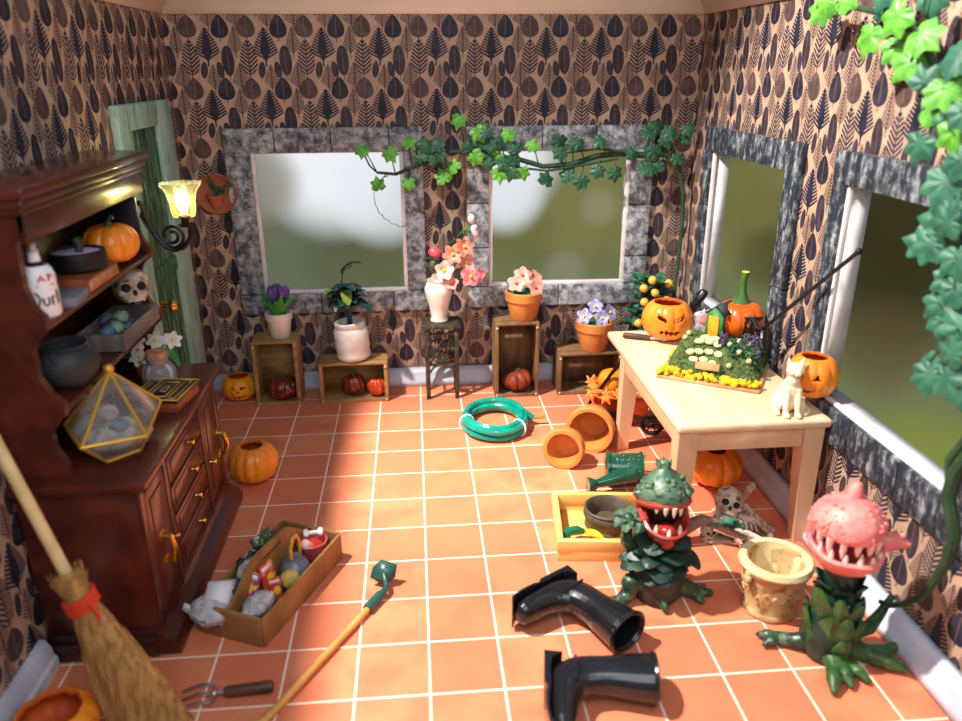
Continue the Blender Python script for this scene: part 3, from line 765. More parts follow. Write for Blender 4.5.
tube(bm, [(.3, 0, 1.5), (.62, 0, 2.1), (.8, 0, 2.46)], [.03, .025, .02], 6); tube(bm, [(.66, 0, 2.2), (.82, 0, 2.25)], .012, 5)
obj('stems', bm, MT['leaf_green'], t)
bm = B(); blade(bm, (.3, 0, 1.9), (.6, -.2, .5), .42, .2, droop=.9, shape=1); blade(bm, (-.05, -.05, 1.3), (-.6, -.4, .5), .35, .22, droop=.6, shape=1)
blade(bm, (0, 0, 1.45), (-.7, -.2, .7), .35, .2, droop=.9, shape=1); obj('leaves', bm, MT['leaf_dark'], t)
bm = B(); blade(bm, (.38, 0, 1.86), (.5, -.1, .9), .5, .24, droop=.4, shape=1); blade(bm, (.25, 0, 1.9), (.6, -.2, .25), .42, .2, droop=.4, shape=1); obj('fresh_leaves', bm, MT['leaf_green'], t)
def blossom(parent, c, r, mat, centre='yellow', n=6, d=(0, -1, .25), cup=.5, name='flower'):
    x, y, z = frame_of(d); bm = B(); c = V(c)
    for i in range(n):
        a = 2 * pi * i / n + .2
        v = x * cos(a) + y * sin(a)
        blade(bm, c, v + z * cup, r, r * (.95 if n < 6 else .7), droop=.6, up=z, shape=1, n=5, cup=.12, th=.01)
    o = obj(name, bm, MT[mat], parent)
    if centre:
        bm = B(); ball(bm, c + z * r * .22, r * .17, seg=8, ring=6); obj('flower_centre', bm, MT[centre], o)
    return o
blossom(t, (.62, -.12, 1.86), .27, 'pink_lily', d=(.3, -1, .4)); blossom(t, (.36, -.18, 1.70), .27, 'pink_lily', d=(-.1, -1, .3)); blossom(t, (.66, -.12, 1.50), .26, 'pale_pink', d=(.4, -1, .2))
blossom(t, (.14, -.18, 1.32), .28, 'white_petal', n=5, cup=.9); blossom(t, (.06, -.14, 1.12), .25, 'white_petal', None, n=5, cup=.8, d=(-.2, -1, 0)); blossom(t, (.76, -.22, 1.17), .26, 'pink', n=5, cup=.3, d=(.2, -1, .1))
blossom(t, (.95, -.1, 1.16), .2, 'pink', None, n=5, cup=.6, d=(.6, -1, .1)); blossom(t, (.3, -.2, 1.02), .2, 'pale_pink', None, n=5, cup=.7)
bm = B(); ball(bm, (-.06, -.05, 1.72), (.17, .12, .13), rot=(0, .3, 0)); obj('rose_bud', bm, MT['rose'], t)
bm = B(); ball(bm, (.82, 0, 2.5), (.09, .09, .11)); ball(bm, (.88, 0, 2.28), (.08, .08, .1), rot=(0, .6, 0)); ball(bm, (.90, -.02, 2.17), (.07, .07, .13), rot=(0, -.5, 0)); obj('pale_buds', bm, MT['pink_bud'], t)

# terracotta pots with flowers
def flower_pot(label, loc, mat, fl, centre, pots, n, r0, r1, h, leaf='leaf_dark', fr=.24):
    t = potted('potted_flowers', label, 'potted plant', loc, pot_profile(r0, r1, h, .06, .22), pots, (r1 - .06, h - .12))
    bm = B()
    for i in range(16):
        a = i * 2.4; blade(bm, (cos(a) * .08, sin(a) * .08, h - .1), (cos(a), sin(a), .6), U(.26, .4), .2, droop=1.2, shape=1)
    obj('leaves', bm, MT[leaf], t)
    for (x, y, z, d) in fl: blossom(t, (x, y, h + z), fr, mat, centre, n=5, d=d, cup=.55)
    return t
flower_pot('pale pink flowers in an orange clay pot on the tall dark crate', (2.62, .08, 1.955), 'pale_pink', [(-.20, -.12, .2, (-.2, -1, .6)), (.24, -.16, .10, (.4, -1, .5)), (-.04, .02, .36, (0, -.9, .7)), (.26, .06, .26, (.6, -.7, .6))], 'rust_centre', 'terracotta', 5, .33, .46, .72, fr=.24)
flower_pot('lilac pansies in an orange clay pot on the low dark crate', (4.42, .02, 1.105), 'pansy', [(.1, -.24, .12, (.1, -1, .4)), (-.28, -.1, .14, (-.5, -1, .5)), (.34, -.05, .2, (.6, -.8, .5)), (0, .05, .32, (0, -.8, .8))], 'yellow', 'terracotta', 5, .33, .47, .76, fr=.22)

# citrus tree behind the table
t = potted('potted_citrus_tree', 'small bushy tree with orange fruit in the corner behind the table', 'potted tree', (5.84, .10, 0), pot_profile(.34, .46, .8, .06, .2), 'terracotta', (.4, .7))
bm = B(); tube(bm, [(0, 0, .6), (.03, 0, 1.2), (0, 0, 2.6)], [.07, .05, .03], 8)
FR = []
for i in range(26):
    a = i * 2.4; z = 1.45 + i * .058; r = .34 + .16 * sin(i * 1.7)
    c = V((cos(a) * r, sin(a) * r * .55, z)); tube(bm, [(0, 0, z - .2), c], .014, 5); FR.append(c)
obj('trunk', bm, MT['stalk'], t)
bm = B()
for c in FR:
    for q in range(5):
        a = U(0, 6.28); blade(bm, c, (cos(a), sin(a) - .3, U(.1, .8)), U(.3, .44), .19, droop=.5, shape=1)
obj('leaves', bm, MT['leaf_teal'], t)
for i, (x, z) in enumerate([(-.28, 2.4), (.28, 2.42), (-.02, 2.62), (-.12, 2.95), (.3, 2.85), (-.38, 1.85), (.05, 2.1), (-.1, 1.6), (.36, 1.95), (-.32, 2.75)]):
    bm = B(); ball(bm, (x, -.42 + .02 * (i % 3), z), .105, seg=14, ring=10); obj('fruit', bm, MT['citrus'], t)

# wall pocket
t = thing('wall_pocket_planter', 'round terracotta wall pocket with trailing greenery beside the grey window frame', 'wall planter', (-4.63, YB, 5.05))
bm = B(); lathe(bm, [(0, 0), (.30, .0), (.44, .06), (.48, .14), (.46, .17), (.40, .1), (.28, .05), (0, .04)], 32, mtx=R3(90, 0, 0)); obj('plate', bm, MT['terracotta_red'], t)
bm = B(); lathe(bm, [(0, -.22), (.13, -.2), (.19, .05), (.21, .06), (.21, .1), (.17, .1), (.1, -.1), (0, -.12)], 20, mtx=T3(-.03, -.14, -.08) @ R3(12, 0, 0)); obj('pot', bm, MT['terracotta_red'], t)
bm = B()
for i in range(70):
    a = U(-2.6, 2.0); r = U(.02, .34)
    c = V((.05 + r * 1.05 * cos(.7 if i % 2 else 2.2) + U(-.06, .06), -.2 + U(-.05, .04), .02 + r * (.75 if i % 2 else 1.1)))
    blade(bm, c, (cos(a), -.4, sin(a)), .09, .05, droop=.3, n=3)
obj('greenery', bm, MT['leaf_dark'], t)

# ---------------------------------------------------------------- hose, pots on their side
t = thing('garden_hose', 'coiled teal garden hose with brass nozzle on the tiles', 'hose', (1.68, -2.0, 0))
bm = B(); pts = []
for i in range(5 * 40 + 1):
    a = 2 * pi * i / 40; kx = i / 40
    pts.append((cos(a) * (.66 + .05 * sin(kx * 2.1)), sin(a) * (.80 + .07 * cos(kx * 1.7)), .075 + .055 * kx + .02 * sin(a * 2)))
pts += [(.72, .05, .32), (.82, .02, .24), (.9, 0, .2)]
tube(bm, pts, .075, 10); obj('tube', bm, MT['hose'], t, sharp=None)
bm = B(); tube(bm, [(.8, .02, .22), (.9, 0, .2), (.92, 0, .2), (1.0, 0, .2), (1.18, .03, .2)], [.06, .06, .035, .035, .03], 10)
for i in range(5): cyl(bm, (.95 + i * .05, .0, .2), (.965 + i * .05, .002, .2), .05, n=10)
obj('nozzle', bm, MT['nozzle'], t)
bm = B()
for a in (3.3, 5.6):
    c = V((cos(a) * .66, sin(a) * .8, .2)); pp = []
    for i in range(12):
        b = 2 * pi * i / 12; pp.append(c + V((cos(a), sin(a), 0)) * cos(b) * .17 + V((0, 0, 1)) * sin(b) * .20)
    tube(bm, pp, .02, 6, closed=True)
obj('tie', bm, MT['white'], t)

def lying_pot(name, label, loc, rz, r1, r0, h, tip=90, group=None):
    bm = B(); lathe(bm, pot_profile(r0, r1, h, .04, .24, .09), 40)
    o = obj(name, bm, MT['terracotta'], loc=loc, rot=(rad(tip), 0, rad(rz)), sharp=45)
    return tag(o, label, 'pot', group)
lying_pot('terracotta_pot', 'larger terracotta pot lying on its side behind a smaller one', (3.86, -2.72, .40), -22, .52, .40, .72, 84)
lying_pot('terracotta_pot', 'smaller terracotta pot lying on its side by the hose', (3.07, -3.66, .36), -24, .43, .34, .46, 82)

# ---------------------------------------------------------------- green watering can, lying down
t = thing('watering_can', 'dark green speckled watering can lying on its side by the table leg', 'watering can', (3.98, -4.80, .345), rad(-8))
bm = B(); lathe(bm, [(0, -.36), (.3, -.36), (.33, -.34), (.33, -.3), (.3, -.28), (.3, .3), (.33, .32), (.33, .36), (.3, .37), (.28, .33), (.26, -.3), (0, -.3)], 28, mtx=R3(0, 90, 0)); obj('body', bm, MT['can_green'], t)
bm = B(); tube(bm, [(.15, -.24, .0), (-.15, -.36, -.02), (-.45, -.44, -.08), (-.58, -.48, -.10)], [.19, .15, .10, .08], 12); obj('spout', bm, MT['can_green'], t)
bm = B(); tube(bm, [(-.56, -.48, -.1), (-.70, -.52, -.12), (-.75, -.53, -.12)], [.08, .17, .17], 16); obj('rose_head', bm, MT['can_green'], t)
bm = B(); tube(bm, [(.34, .1, .2), (.45, .3, .1), (.42, .42, -.05), (.2, .38, -.1)], .035, 8); obj('handle', bm, MT['can_green'], t)
bm = B()
for i in range(34):
    a = U(-1.7, 1.9); x = U(-.27, .28); ball(bm, (x, cos(a) * -.302 * (1 if i % 2 else .6), abs(sin(a)) * .302 if i % 2 else .27), .008, seg=5, ring=4)
bm2 = bm
obj('flecks', bm, MT['speck'], t)['kind'] = 'stuff'

# ---------------------------------------------------------------- yellow tray with pot and trowel
t = thing('planter_tray', 'yellow wooden planter box behind the green snapping plant', 'tray', (3.07, -6.42, 0), rad(-6.5))
bm = B(); box(bm, (-.74, -.90, 0), (.86, .66, .05)); obj('bottom', bm, MT['yellow_wood'], t, sharp=30)
for (a, b) in (((-.76, -.92), (.88, -.84)), ((-.76, .60), (.88, .68)), ((-.76, -.84), (-.68, .60)), ((.80, -.84), (.88, .60))):
    bm = B(); box(bm, (a[0], a[1], 0), (b[0], b[1], .19), bev=.012); box(bm, (a[0] - .015, a[1] - .015, .19), (b[0] + .015, b[1] + .015, .40), bev=.015); obj('side_panel', bm, MT['yellow_wood'], t, sharp=30)
bm = B(); lathe(bm, [(0, 0), (.38, 0), (.41, .03), (.39, .06), (.41, .22), (.44, .26), (.43, .32), (.40, .35), (.43, .38), (.40, .40), (.36, .36), (.32, .1), (0, .08)], 40)
tag(obj('round_pot', bm, MT['brown_pot'], loc=(3.28, -6.35, .055)), 'wide dark brown pot standing in the yellow planter box', 'pot')
t = thing('hand_trowel', 'small trowel with green handle and yellow tip in the yellow planter box', 'trowel', (2.62, -6.78, .055), rad(8))
bm = B(); tube(bm, [(-.30, -.1, .16), (-.14, .02, .20), (.04, .07, .17), (.16, .06, .13)], [.05, .085, .085, .05], 10); obj('handle', bm, MT['can_green2'], t)
bm = B(); blade(bm, (.14, .06, .13), (1, -.35, -.35), .42, .2, droop=.0, cup=.3, th=.03); obj('blade', bm, MT['yellow'], t)

# ---------------------------------------------------------------- aged pot
t = thing('stone_pot', 'aged beige pot with cream inside and worn relief standing near the table leg', 'pot', (5.24, -8.72, 0)); t.scale = (.93, .93, .96)
bm = B(); lathe(bm, [(0, 0), (.40, 0), (.44, .04), (.42, .1), (.40, .14), (.44, .3), (.48, .6), (.49, .66), (.49, .74), (.55, .80), (.57, .88), (.54, .94), (.50, .95), (.45, .92), (.43, .8), (.36, .2), (0, .16)], 44, wob=lambda a, z: 1 + .012 * sin(5 * a + z * 9))
obj('pot_body', bm, [MT['beige_pot']], t, sharp=70, disp=(.03, .25))
bm = B(); lathe(bm, [(.575, .86), (.585, .89), (.55, .965), (.50, .975), (.455, .955), (.43, .8), (.36, .22), (0, .18)], 44); obj('pot_lining', bm, MT['beige_in'], t)
for a in (200, 352, 90):
    bm = B(); c = V((cos(rad(a)) * .56, sin(rad(a)) * .56, .74)); ball(bm, c, (.07, .08, .09)); ball(bm, c + V((0, 0, -.1)), (.05, .06, .06)); ball(bm, c + V((0, 0, .09)), (.05, .06, .04)); obj('relief_knob', bm, MT['beige_pot'], t)
bm = B()
for i in range(22):
    a = 2 * pi * i / 22; z = .46 + .05 * sin(i * 2.3); r = .463
    tube(bm, [(cos(a) * r, sin(a) * r, z), (cos(a + .12) * (r + .01), sin(a + .12) * (r + .01), z + .06), (cos(a + .24) * r, sin(a + .24) * r, z - .02)], .022, 5)
obj('relief_garland', bm, MT['beige_pot'], t)

# ---------------------------------------------------------------- rubber boots
def boot(label, loc, rz, rot2, lift=0):
    """boot lying on its side: shaft along +x, toe towards -y"""
    t = thing('rubber_boot', label, 'boot', loc, rad(rz))
    bm = B()
    # sections along the path: centre, direction, half-size across (in plane), half height
    P = [(1.08, .0, .34, .30), (1.05, .0, .345, .305), (.88, .0, .33, .29), (.64, .0, .29, .27), (.4, .0, .25, .25), (.16, -.02, .29, .25), (-.0, -.08, .31, .24), (-.10, -.26, .27, .23), (-.12, -.46, .20, .22), (-.12, -.68, .18, .22), (-.12, -.86, .17, .21), (-.11, -.99, .13, .17), (-.10, -1.04, .05, .07)]
    dirs = []
    for i in range(len(P)):
        a = V((P[max(i - 1, 0)][0], P[max(i - 1, 0)][1], 0)); b = V((P[min(i + 1, len(P) - 1)][0], P[min(i + 1, len(P) - 1)][1], 0)); dirs.append((b - a).normalized())
    rings = []; n = 20
    def ring(i, s=1.0):
        cx, cy, w, hh = P[i]; d = dirs[i]; side = V((-d.y, d.x, 0))
        return [bm.verts.new(V((cx, cy, .31)) + side * cos(2 * pi * k / n) * w * s + V((0, 0, 1)) * sin(2 * pi * k / n) * hh * s) for k in range(n)]
    rings = [ring(i) for i in range(len(P))]
    for a, b in zip(rings, rings[1:]):
        for k in range(n): bm.faces.new((a[k], a[(k + 1) % n], b[(k + 1) % n], b[k]))
    bm.faces.new(rings[-1])
    bmesh.ops.recalc_face_normals(bm, faces=bm.faces)
    obj('upper', bm, MT['rubber'], t, sharp=None, solid=.05, sub=1)
    bm = B(); tube(bm, [V((1.08, 0, .31)) + V((0, cos(2 * pi * k / 24) * .335, sin(2 * pi * k / 24) * .30)) for k in range(24)], .032, 8, closed=True); obj('cuff', bm, MT['rubber'], t)
    bm = B(); sole = [(-.12, .16), (-.26, .06), (-.28, -.14), (-.27, -.40), (-.29, -.52), (-.30, -.78), (-.27, -.95), (-.18, -1.06), (-.20, -1.07), (-.30, -.99), (-.34, -.78), (-.34, -.55), (-.31, -.45), (-.36, -.38), (-.36, .18)]
    prism(bm, [(x, y) for x, y in sole], .46, mtx=T3(0, 0, .08)); obj('sole', bm, MT['rubber'], t, sharp=40)
    bm = B()
    tube(bm, [(.05, -.3, .5), (.1, -.1, .56), (.05, .1, .54)], .02, 6); obj('moulded_ridge', bm, MT['rubber'], t)
    bm = B(); tube(bm, [(.70, -.2, .48), (.75, 0, .585), (.67, .18, .5)], .012, 6); obj('moulded_ridge', bm, MT['rubber'], t)
    return t
boot('black rubber boot lying flat with its shaft level, nearest the viewer', (1.86, -10.14, 0), -9, 0)
b1 = boot('black rubber boot lying diagonally behind the other one', (2.24, -8.50, 0), -58, 0)

# ---------------------------------------------------------------- the wooden hutch
h = thing('hutch', 'tall mahogany hutch with brass knobs and open shelves, tiled floor in front', 'hutch', (-5.3, -6.8, 0))
Y0, Y1 = -2.05, 2.0            # near and far ends, along the wall
bm = B(); box(bm, (0, Y0, .3), (1.52, Y1, 2.62), bev=.02)
for ya, yb in ((Y0, Y0 + .16), (Y0 + .98, Y0 + 1.12), (Y1 - 1.12, Y1 - .98), (Y1 - .16, Y1)): box(bm, (1.50, ya, .4), (1.58, yb, 2.62), bev=.02)
box(bm, (1.50, Y0 + .16, .4), (1.56, Y1 - .16, .55)); box(bm, (1.50, Y0 + .16, 2.5), (1.56, Y1 - .16, 2.62))
obj('cabinet_body', bm, MT['mahogany'], h, sharp=30)
bm = B(); box(bm, (0, Y0 - .08, 2.62), (1.66, Y1 + .08, 2.70), bev=.03); box(bm, (0, Y0 - .16, 2.70), (1.74, Y1 + .16, 2.84), bev=.045); obj('worktop', bm, MT['mahogany'], h, sharp=35)
bm = B()
prof = [(1.5, .42), (1.56, .42), (1.60, .34), (1.74, .26), (1.80, .14), (1.80, .05), (1.5, .05)]
ra = [bm.verts.new((x, Y0 - .1, z)) for x, z in prof]; rb = [bm.verts.new((x, Y1 + .1, z)) for x, z in prof]
for k_ in range(len(prof)): bm.faces.new((ra[k_], ra[(k_ + 1) % len(prof)], rb[(k_ + 1) % len(prof)], rb[k_]))
bm.faces.new(ra); bm.faces.new(list(reversed(rb))); bmesh.ops.recalc_face_normals(bm, faces=bm.faces)
obj('plinth_moulding', bm, MT['mahogany'], h, sharp=30)
bm = B(); box(bm, (0, Y0 - .12, .0), (1.5, Y0 + .02, .30), bev=.04); box(bm, (0, Y0 - .06, .22), (1.5, Y0 + .02, .42), bev=.03); obj('side_moulding', bm, MT['mahogany_dark'], h, sharp=30)
for ya in (Y0 - .06, Y1 - .16):
    for xa in (.06, 1.42):
        bm = B(); box(bm, (xa, ya, 0), (xa + .22, ya + .22, .1), bev=.03); obj('foot', bm, MT['mahogany_dark'], h)
def knob(parent, x, y, z, r=.055):
    bm = B(); lathe(bm, [(0, 0), (r * .6, 0), (r * .45, r * .7), (r, r * 1.2), (r * .9, r * 1.9), (0, r * 2.2)], 14, mtx=T3(x, y, z) @ R3(0, 90, 0)); obj('knob', bm, MT['brass'], parent)
for i in range(4):
    z0 = .58 + i * .485
    bm = B(); box(bm, (1.50, -.88, z0), (1.575, .83, z0 + .44), bev=.02); box(bm, (1.57, -.78, z0 + .07), (1.59, .73, z0 + .37), bev=.008)
    d = obj('drawer', bm, MT['mahogany'], h, sharp=30); knob(d, 1.58, .1, z0 + .22)
for s, ya, yb, ky, py_ in ((-1, Y0 + .18, Y0 + .96, Y0 + .88, Y0 + .62), (1, Y1 - .96, Y1 - .18, Y1 - .88, Y1 - .80 + .0)):
    bm = B(); box(bm, (1.50, ya, .58), (1.57, yb, 2.48), bev=.02); box(bm, (1.56, ya + .12, .74), (1.59, yb - .12, 2.32), bev=.02)
    d = obj('door', bm, MT['mahogany'], h, sharp=30); knob(d, 1.58, ky, 1.35)
    hy = ya + .3 if s < 0 else yb - .12
    bm = B(); zc = 1.42
    tube(bm, [(1.58, hy, zc + .22), (1.70, hy, zc + .2), (1.74, hy, zc), (1.70, hy, zc - .2), (1.58, hy, zc - .22)], .045, 8)
    box(bm, (1.575, hy - .09, zc - .28), (1.60, hy + .09, zc - .14), bev=.01); box(bm, (1.575, hy - .09, zc + .14), (1.60, hy + .09, zc + .28), bev=.01)
    obj('handle', bm, MT['brass'], d)
# upper shelves
def side_profile():
    P = []
    for z, x in [(2.84, .78), (3.0, .78), (3.12, .74), (3.28, .66), (3.48, .66), (3.64, .76), (3.74, .88), (3.9, .88), (4.02, .76), (4.25, .66), (4.6, .66), (4.75, .74), (4.86, .88), (5.02, .88), (5.15, .78), (5.4, .72), (5.9, .74), (6.1, .86), (6.25, .88)]: P.append((x, z))
    return [(0, 2.84)] + P + [(0, 6.25)]
for ya in (Y0 + .0, Y1 - .12):
    bm = B(); poly = side_profile(); prism(bm, [(x, z) for x, z in poly], .12, mtx=Matrix(((1, 0, 0, 0), (0, 0, 1, ya), (0, 1, 0, 0), (0, 0, 0, 1))))
    bmesh.ops.recalc_face_normals(bm, faces=bm.faces); obj('side_panel', bm, MT['mahogany'], h, sharp=30)
bm = B(); box(bm, (0, Y0 + .1, 2.84), (.06, Y1 - .1, 6.25)); obj('back_panel', bm, MT['mahogany_dark'], h, sharp=30)
for z in (3.80, 4.90):
    bm = B(); box(bm, (.05, Y0 + .12, z - .04), (.88, Y1 - .12, z + .04), bev=.015); obj('shelf', bm, MT['mahogany'], h, sharp=30)
bm = B(); box(bm, (.8, Y0, 5.92), (.88, Y1, 6.25), bev=.01); obj('frieze', bm, MT['mahogany'], h, sharp=30)
bm = B(); box(bm, (0, Y0 - .08, 6.25), (.93, Y1 + .02, 6.33), bev=.02); box(bm, (0, Y0 - .16, 6.33), (.98, Y1 + .04, 6.45), bev=.035); box(bm, (0, Y0 - .24, 6.45), (1.04, Y1 + .06, 6.58), bev=.03); obj('cornice', bm, MT['mahogany'], h, sharp=35)

# things on the hutch
S1, S2, S0 = 4.942, 3.842, 2.842
pumpkin('pumpkin', 'plain orange pumpkin with dark stalk on the upper hutch shelf', (-4.72, -5.72, S1), .42, .66, 'orange', ribs=8, depth=.12, stalk=.14)
bm = B(); box(bm, (-5.15, -5.02, S1), (-4.50, -4.94, S1 + .92), bev=.015)
tag(obj('board', bm, MT['navy']), 'dark navy board standing behind the plain pumpkin on the upper hutch shelf', 'board')
t = thing('cauldron', 'flat black bowl with pale lilac filling, standing on a brown book', 'bowl', (-4.74, -6.92, S1 + .202))
bm = B(); lathe(bm, [(0, 0), (.28, 0), (.36, .05), (.38, .18), (.37, .28), (.34, .29), (.33, .2), (0, .18)], 32); obj('bowl', bm, MT['black'], t)
bm = B(); lathe(bm, [(0, .27), (.2, .265), (.33, .25), (.33, .19), (0, .19)], 24); obj('filling', bm, MT['lilac'], t)
bm = B(); tube(bm, [(.05, -.05, .24), (.07, -.03, .36), (.02, .0, .44)], [.05, .06, .07], 8); obj('dark_lump', bm, MT['charcoal'], t)
t = thing('book', 'thick brown book with gilt cover lying on the upper hutch shelf', 'book', (-4.72, -6.95, S1), 0)
bm = B(); box(bm, (-.34, -.55, 0), (.30, .55, .2), bev=.02); obj('cover', bm, MT['book_brown'], t, sharp=30)
bm = B(); box(bm, (.28, -.52, .03), (.315, .52, .17)); obj('pages', bm, MT['cork'], t, sharp=30)
t = thing('book', 'thin grey book lying in front of the labelled bottle', 'book', (-4.62, -7.88, S1), rad(6))
bm = B(); box(bm, (-.25, -.26, 0), (.25, .3, .12), bev=.012); obj('cover', bm, MT['book_grey'], t, sharp=30)
# labelled bottle
t = thing('bottle', 'white bottle with black and red lettering near the end of the upper shelf', 'bottle', (-4.60, -8.42, S1), 0)
bm = B(); lathe(bm, [(0, 0), (.17, 0), (.19, .03), (.19, .5), (.16, .6), (.07, .68), (.06, .78), (.07, .8), (0, .8)], 28); obj('glass_body', bm, MT['white'], t)
bm = B(); lathe(bm, [(0, .58), (.165, .58), (.08, .685), (0, .69)], 24); obj('shoulder', bm, MT['navy'], t)
bm = B(); lathe(bm, [(0, .78), (.05, .78), (.065, .82), (.045, .86), (.07, .90), (.04, .94), (0, .955)], 12); obj('stopper', bm, MT['silver'], t)
def on_cyl(pts, r, a0, z0, th, mat, name, parent):
    bm = B()
    for st_ in pts: tube(bm, [(cos(a0 + x / r) * (r + .004), sin(a0 + x / r) * (r + .004), z0 + z) for x, z in st_], th, 6)
    return obj(name, bm, mat, parent)
A0 = rad(-62)
on_cyl([[(-.13, 0), (-.13, .17), (-.06, .16), (-.03, .09), (-.06, .01), (-.13, 0)], [(0, .1), (0, .03), (.03, 0), (.06, .03), (.06, .1)], [(.10, 0), (.10, .1), (.14, .1)], [(.18, 0), (.18, .17)]], .19, A0, .16, .012, MT['ink'], 'lettering', t)
on_cyl([[(-.02, .02), (.02, .1), (.06, .02)], [(.0, .05), (.04, .05)], [(.1, .02), (.1, .11), (.15, .08), (.1, .06)], [(-.05, -.03), (.15, -.03)]], .19, A0, .44, .011, MT['ink_red'], 'red_lettering', t)

def skull(parent, c, r, mtx, name='skull', jaw=True):
    """a skull looking towards local -y"""
    bm = B(); Mx = T3(*c) @ mtx
    ball(bm, (0, .12 * r, .2 * r), (.82 * r, .95 * r, .85 * r)); ball(bm, (0, -.35 * r, -.25 * r), (.55 * r, .45 * r, .5 * r)); ball(bm, (0, -.62 * r, -.52 * r), (.34 * r, .22 * r, .22 * r))
    for s in (-1, 1): ball(bm, (s * .52 * r, -.5 * r, -.18 * r), (.18 * r, .25 * r, .14 * r)); ball(bm, (s * .33 * r, -.68 * r, .24 * r), (.26 * r, .12 * r, .10 * r))
    if jaw:
        for s in (-1, 1): tube(bm, [(s * .5 * r, -.1 * r, -.4 * r), (s * .46 * r, -.3 * r, -.85 * r), (s * .2 * r, -.66 * r, -.98 * r), (0, -.72 * r, -1.0 * r)], [.12 * r, .14 * r, .15 * r, .15 * r], 8)
    xf(bm, bm.verts, Mx)
    o = obj(name, bm, MT['bone'], parent, remesh=r * .055)
    for s in (-1, 1):
        bm = B(); ball(bm, (s * .31 * r, -.70 * r, .02 * r), (.21 * r, .16 * r, .2 * r)); xf(bm, bm.verts, Mx); obj('eye_socket', bm, MT['socket'], o)
    bm = B(); ball(bm, (0, -.80 * r, -.26 * r), (.10 * r, .08 * r, .14 * r)); xf(bm, bm.verts, Mx); obj('nose_hole', bm, MT['socket'], o)
    bm = B(); box(bm, (-.3 * r, -.8 * r, -.72 * r), (.3 * r, -.5 * r, -.64 * r)); xf(bm, bm.verts, Mx); obj('mouth_gap', bm, MT['socket'], o)
    bm = B()
    for i in range(7):
        x = (-.3 + i * .1) * r; y = (-.83 + abs(i - 3) * .028) * r
        ball(bm, (x, y, -.60 * r), (.045 * r, .04 * r, .08 * r), seg=8, ring=6)
        if jaw: ball(bm, (x, y + .02 * r, -.80 * r), (.042 * r, .04 * r, .07 * r), seg=8, ring=6)
    xf(bm, bm.verts, Mx); obj('teeth', bm, MT['bone'], o)
    return o
o = skull(None, (0, 0, 0), .36, R3(-22, 0, 28), jaw=False)
o.location = V((-4.62, -5.46, S2 + .60)) * S; tag(o, 'cream skull lying at the back of the grey crate on the lower shelf', 'skull')
t = thing('display_crate', 'grey wooden crate of blue and sage lumps on the lower hutch shelf', 'crate', (-4.68, -6.1, S2), 0)
bm = B(); box(bm, (-.36, -.78, 0), (.36, .85, .04)); obj('bottom', bm, MT['grey_wood'], t, sharp=30)
for a, b in (((-.36, -.78), (-.31, .85)), ((.31, -.78), (.36, .85)), ((-.31, -.78), (.31, -.73)), ((-.31, .80), (.31, .85))):
    bm = B(); box(bm, (a[0], a[1], .0), (b[0], b[1], .30), bev=.01); obj('side_panel', bm, MT['grey_wood'], t, sharp=30)
for i in range(11):
    c = (-4.68 + U(-.17, .17), -6.66 + (i % 6) * .19, S2 + .14 + (.14 if i > 5 else 0))
    bm = B(); ball(bm, (0, 0, 0), (.12, .12, .10), jit=.12, seg=10, ring=8)
    mm, lb = (('moss_blue', 'slate blue lump heaped in the grey crate on the lower shelf'), ('moss_green', 'sage green lump heaped in the grey crate on the lower shelf'), ('dark_fluff', 'dark brown lump heaped in the grey crate on the lower shelf'))[i % 3]
    tag(obj('crystal_lump', bm, MT[mm], loc=c), lb, 'lump', ('blue lumps in the grey crate', 'sage lumps in the grey crate', 'brown lumps in the grey crate')[i % 3])
t = thing('kettle', 'round charcoal cauldron at the near end of the lower hutch shelf', 'cauldron', (-4.66, -8.05, S2))
bm = B(); lathe(bm, [(0, 0), (.22, .02), (.37, .16), (.42, .34), (.36, .5), (.30, .54), (.33, .58), (.30, .60), (.26, .56), (.3, .4), (.2, .12), (0, .1)], 32); obj('pot_body', bm, MT['charcoal'], t)
bm = B(); tube(bm, [(0, -.31, .56), (.02, -.36, .5), (.06, -.40, .44)], .025, 6); tube(bm, [(0, .31, .56), (.02, .36, .5), (.06, .40, .44)], .025, 6); obj('lug', bm, MT['charcoal'], t)

# daisies in a pot, corked flask, patterned box, terrarium, ghost on the worktop
t = thing('potted_daisies', 'white and yellow daisies behind the corked jar', 'potted plant', (-4.72, -5.18, S0))
bm = B(); lathe(bm, pot_profile(.15, .2, .26, .03, .08, .03), 24); obj('pot', bm, MT['terracotta_red'], t)
bm = B()
for c in ((-.05, -.1, .62), (.28, .05, .55), (.45, .0, .62), (.05, -.2, .38)): tube(bm, [(0, 0, .2), (c[0] * .5, c[1] * .5, .42), c], .014, 5)
for i in range(9): a = i * 2.4; blade(bm, (0, 0, .25), (cos(a), sin(a), .7), .38, .12, droop=.9)
blade(bm, (.4, -.05, .5), (.5, -.3, -.5), .4, .16, droop=.4, shape=1)
obj('leaves', bm, MT['leaf_green'], t)
for c in ((-.05, -.12, .64), (.22, .05, .60), (.52, .0, .62), (.0, -.22, .40)): blossom(t, c, .17, 'white_petal', 'yellow', n=6, d=(.3, -1, .7), cup=.15)
t = thing('corked_jar', 'small clear glass jar with a wide cork and dark contents', 'jar', (-4.30, -5.78, S0))
bm = B(); lathe(bm, [(0, .0), (.24, 0), (.27, .04), (.27, .3), (.22, .4), (.17, .44), (.17, .52), (.20, .54), (.17, .55), (.15, .53), (.14, .44), (.23, .3), (.24, .05), (0, .03)], 32); obj('glass', bm, MT['glass'], t)
bm = B(); lathe(bm, [(0, .035), (.225, .04), (.23, .2), (0, .22)], 24); obj('contents', bm, MT['book_brown'], t)
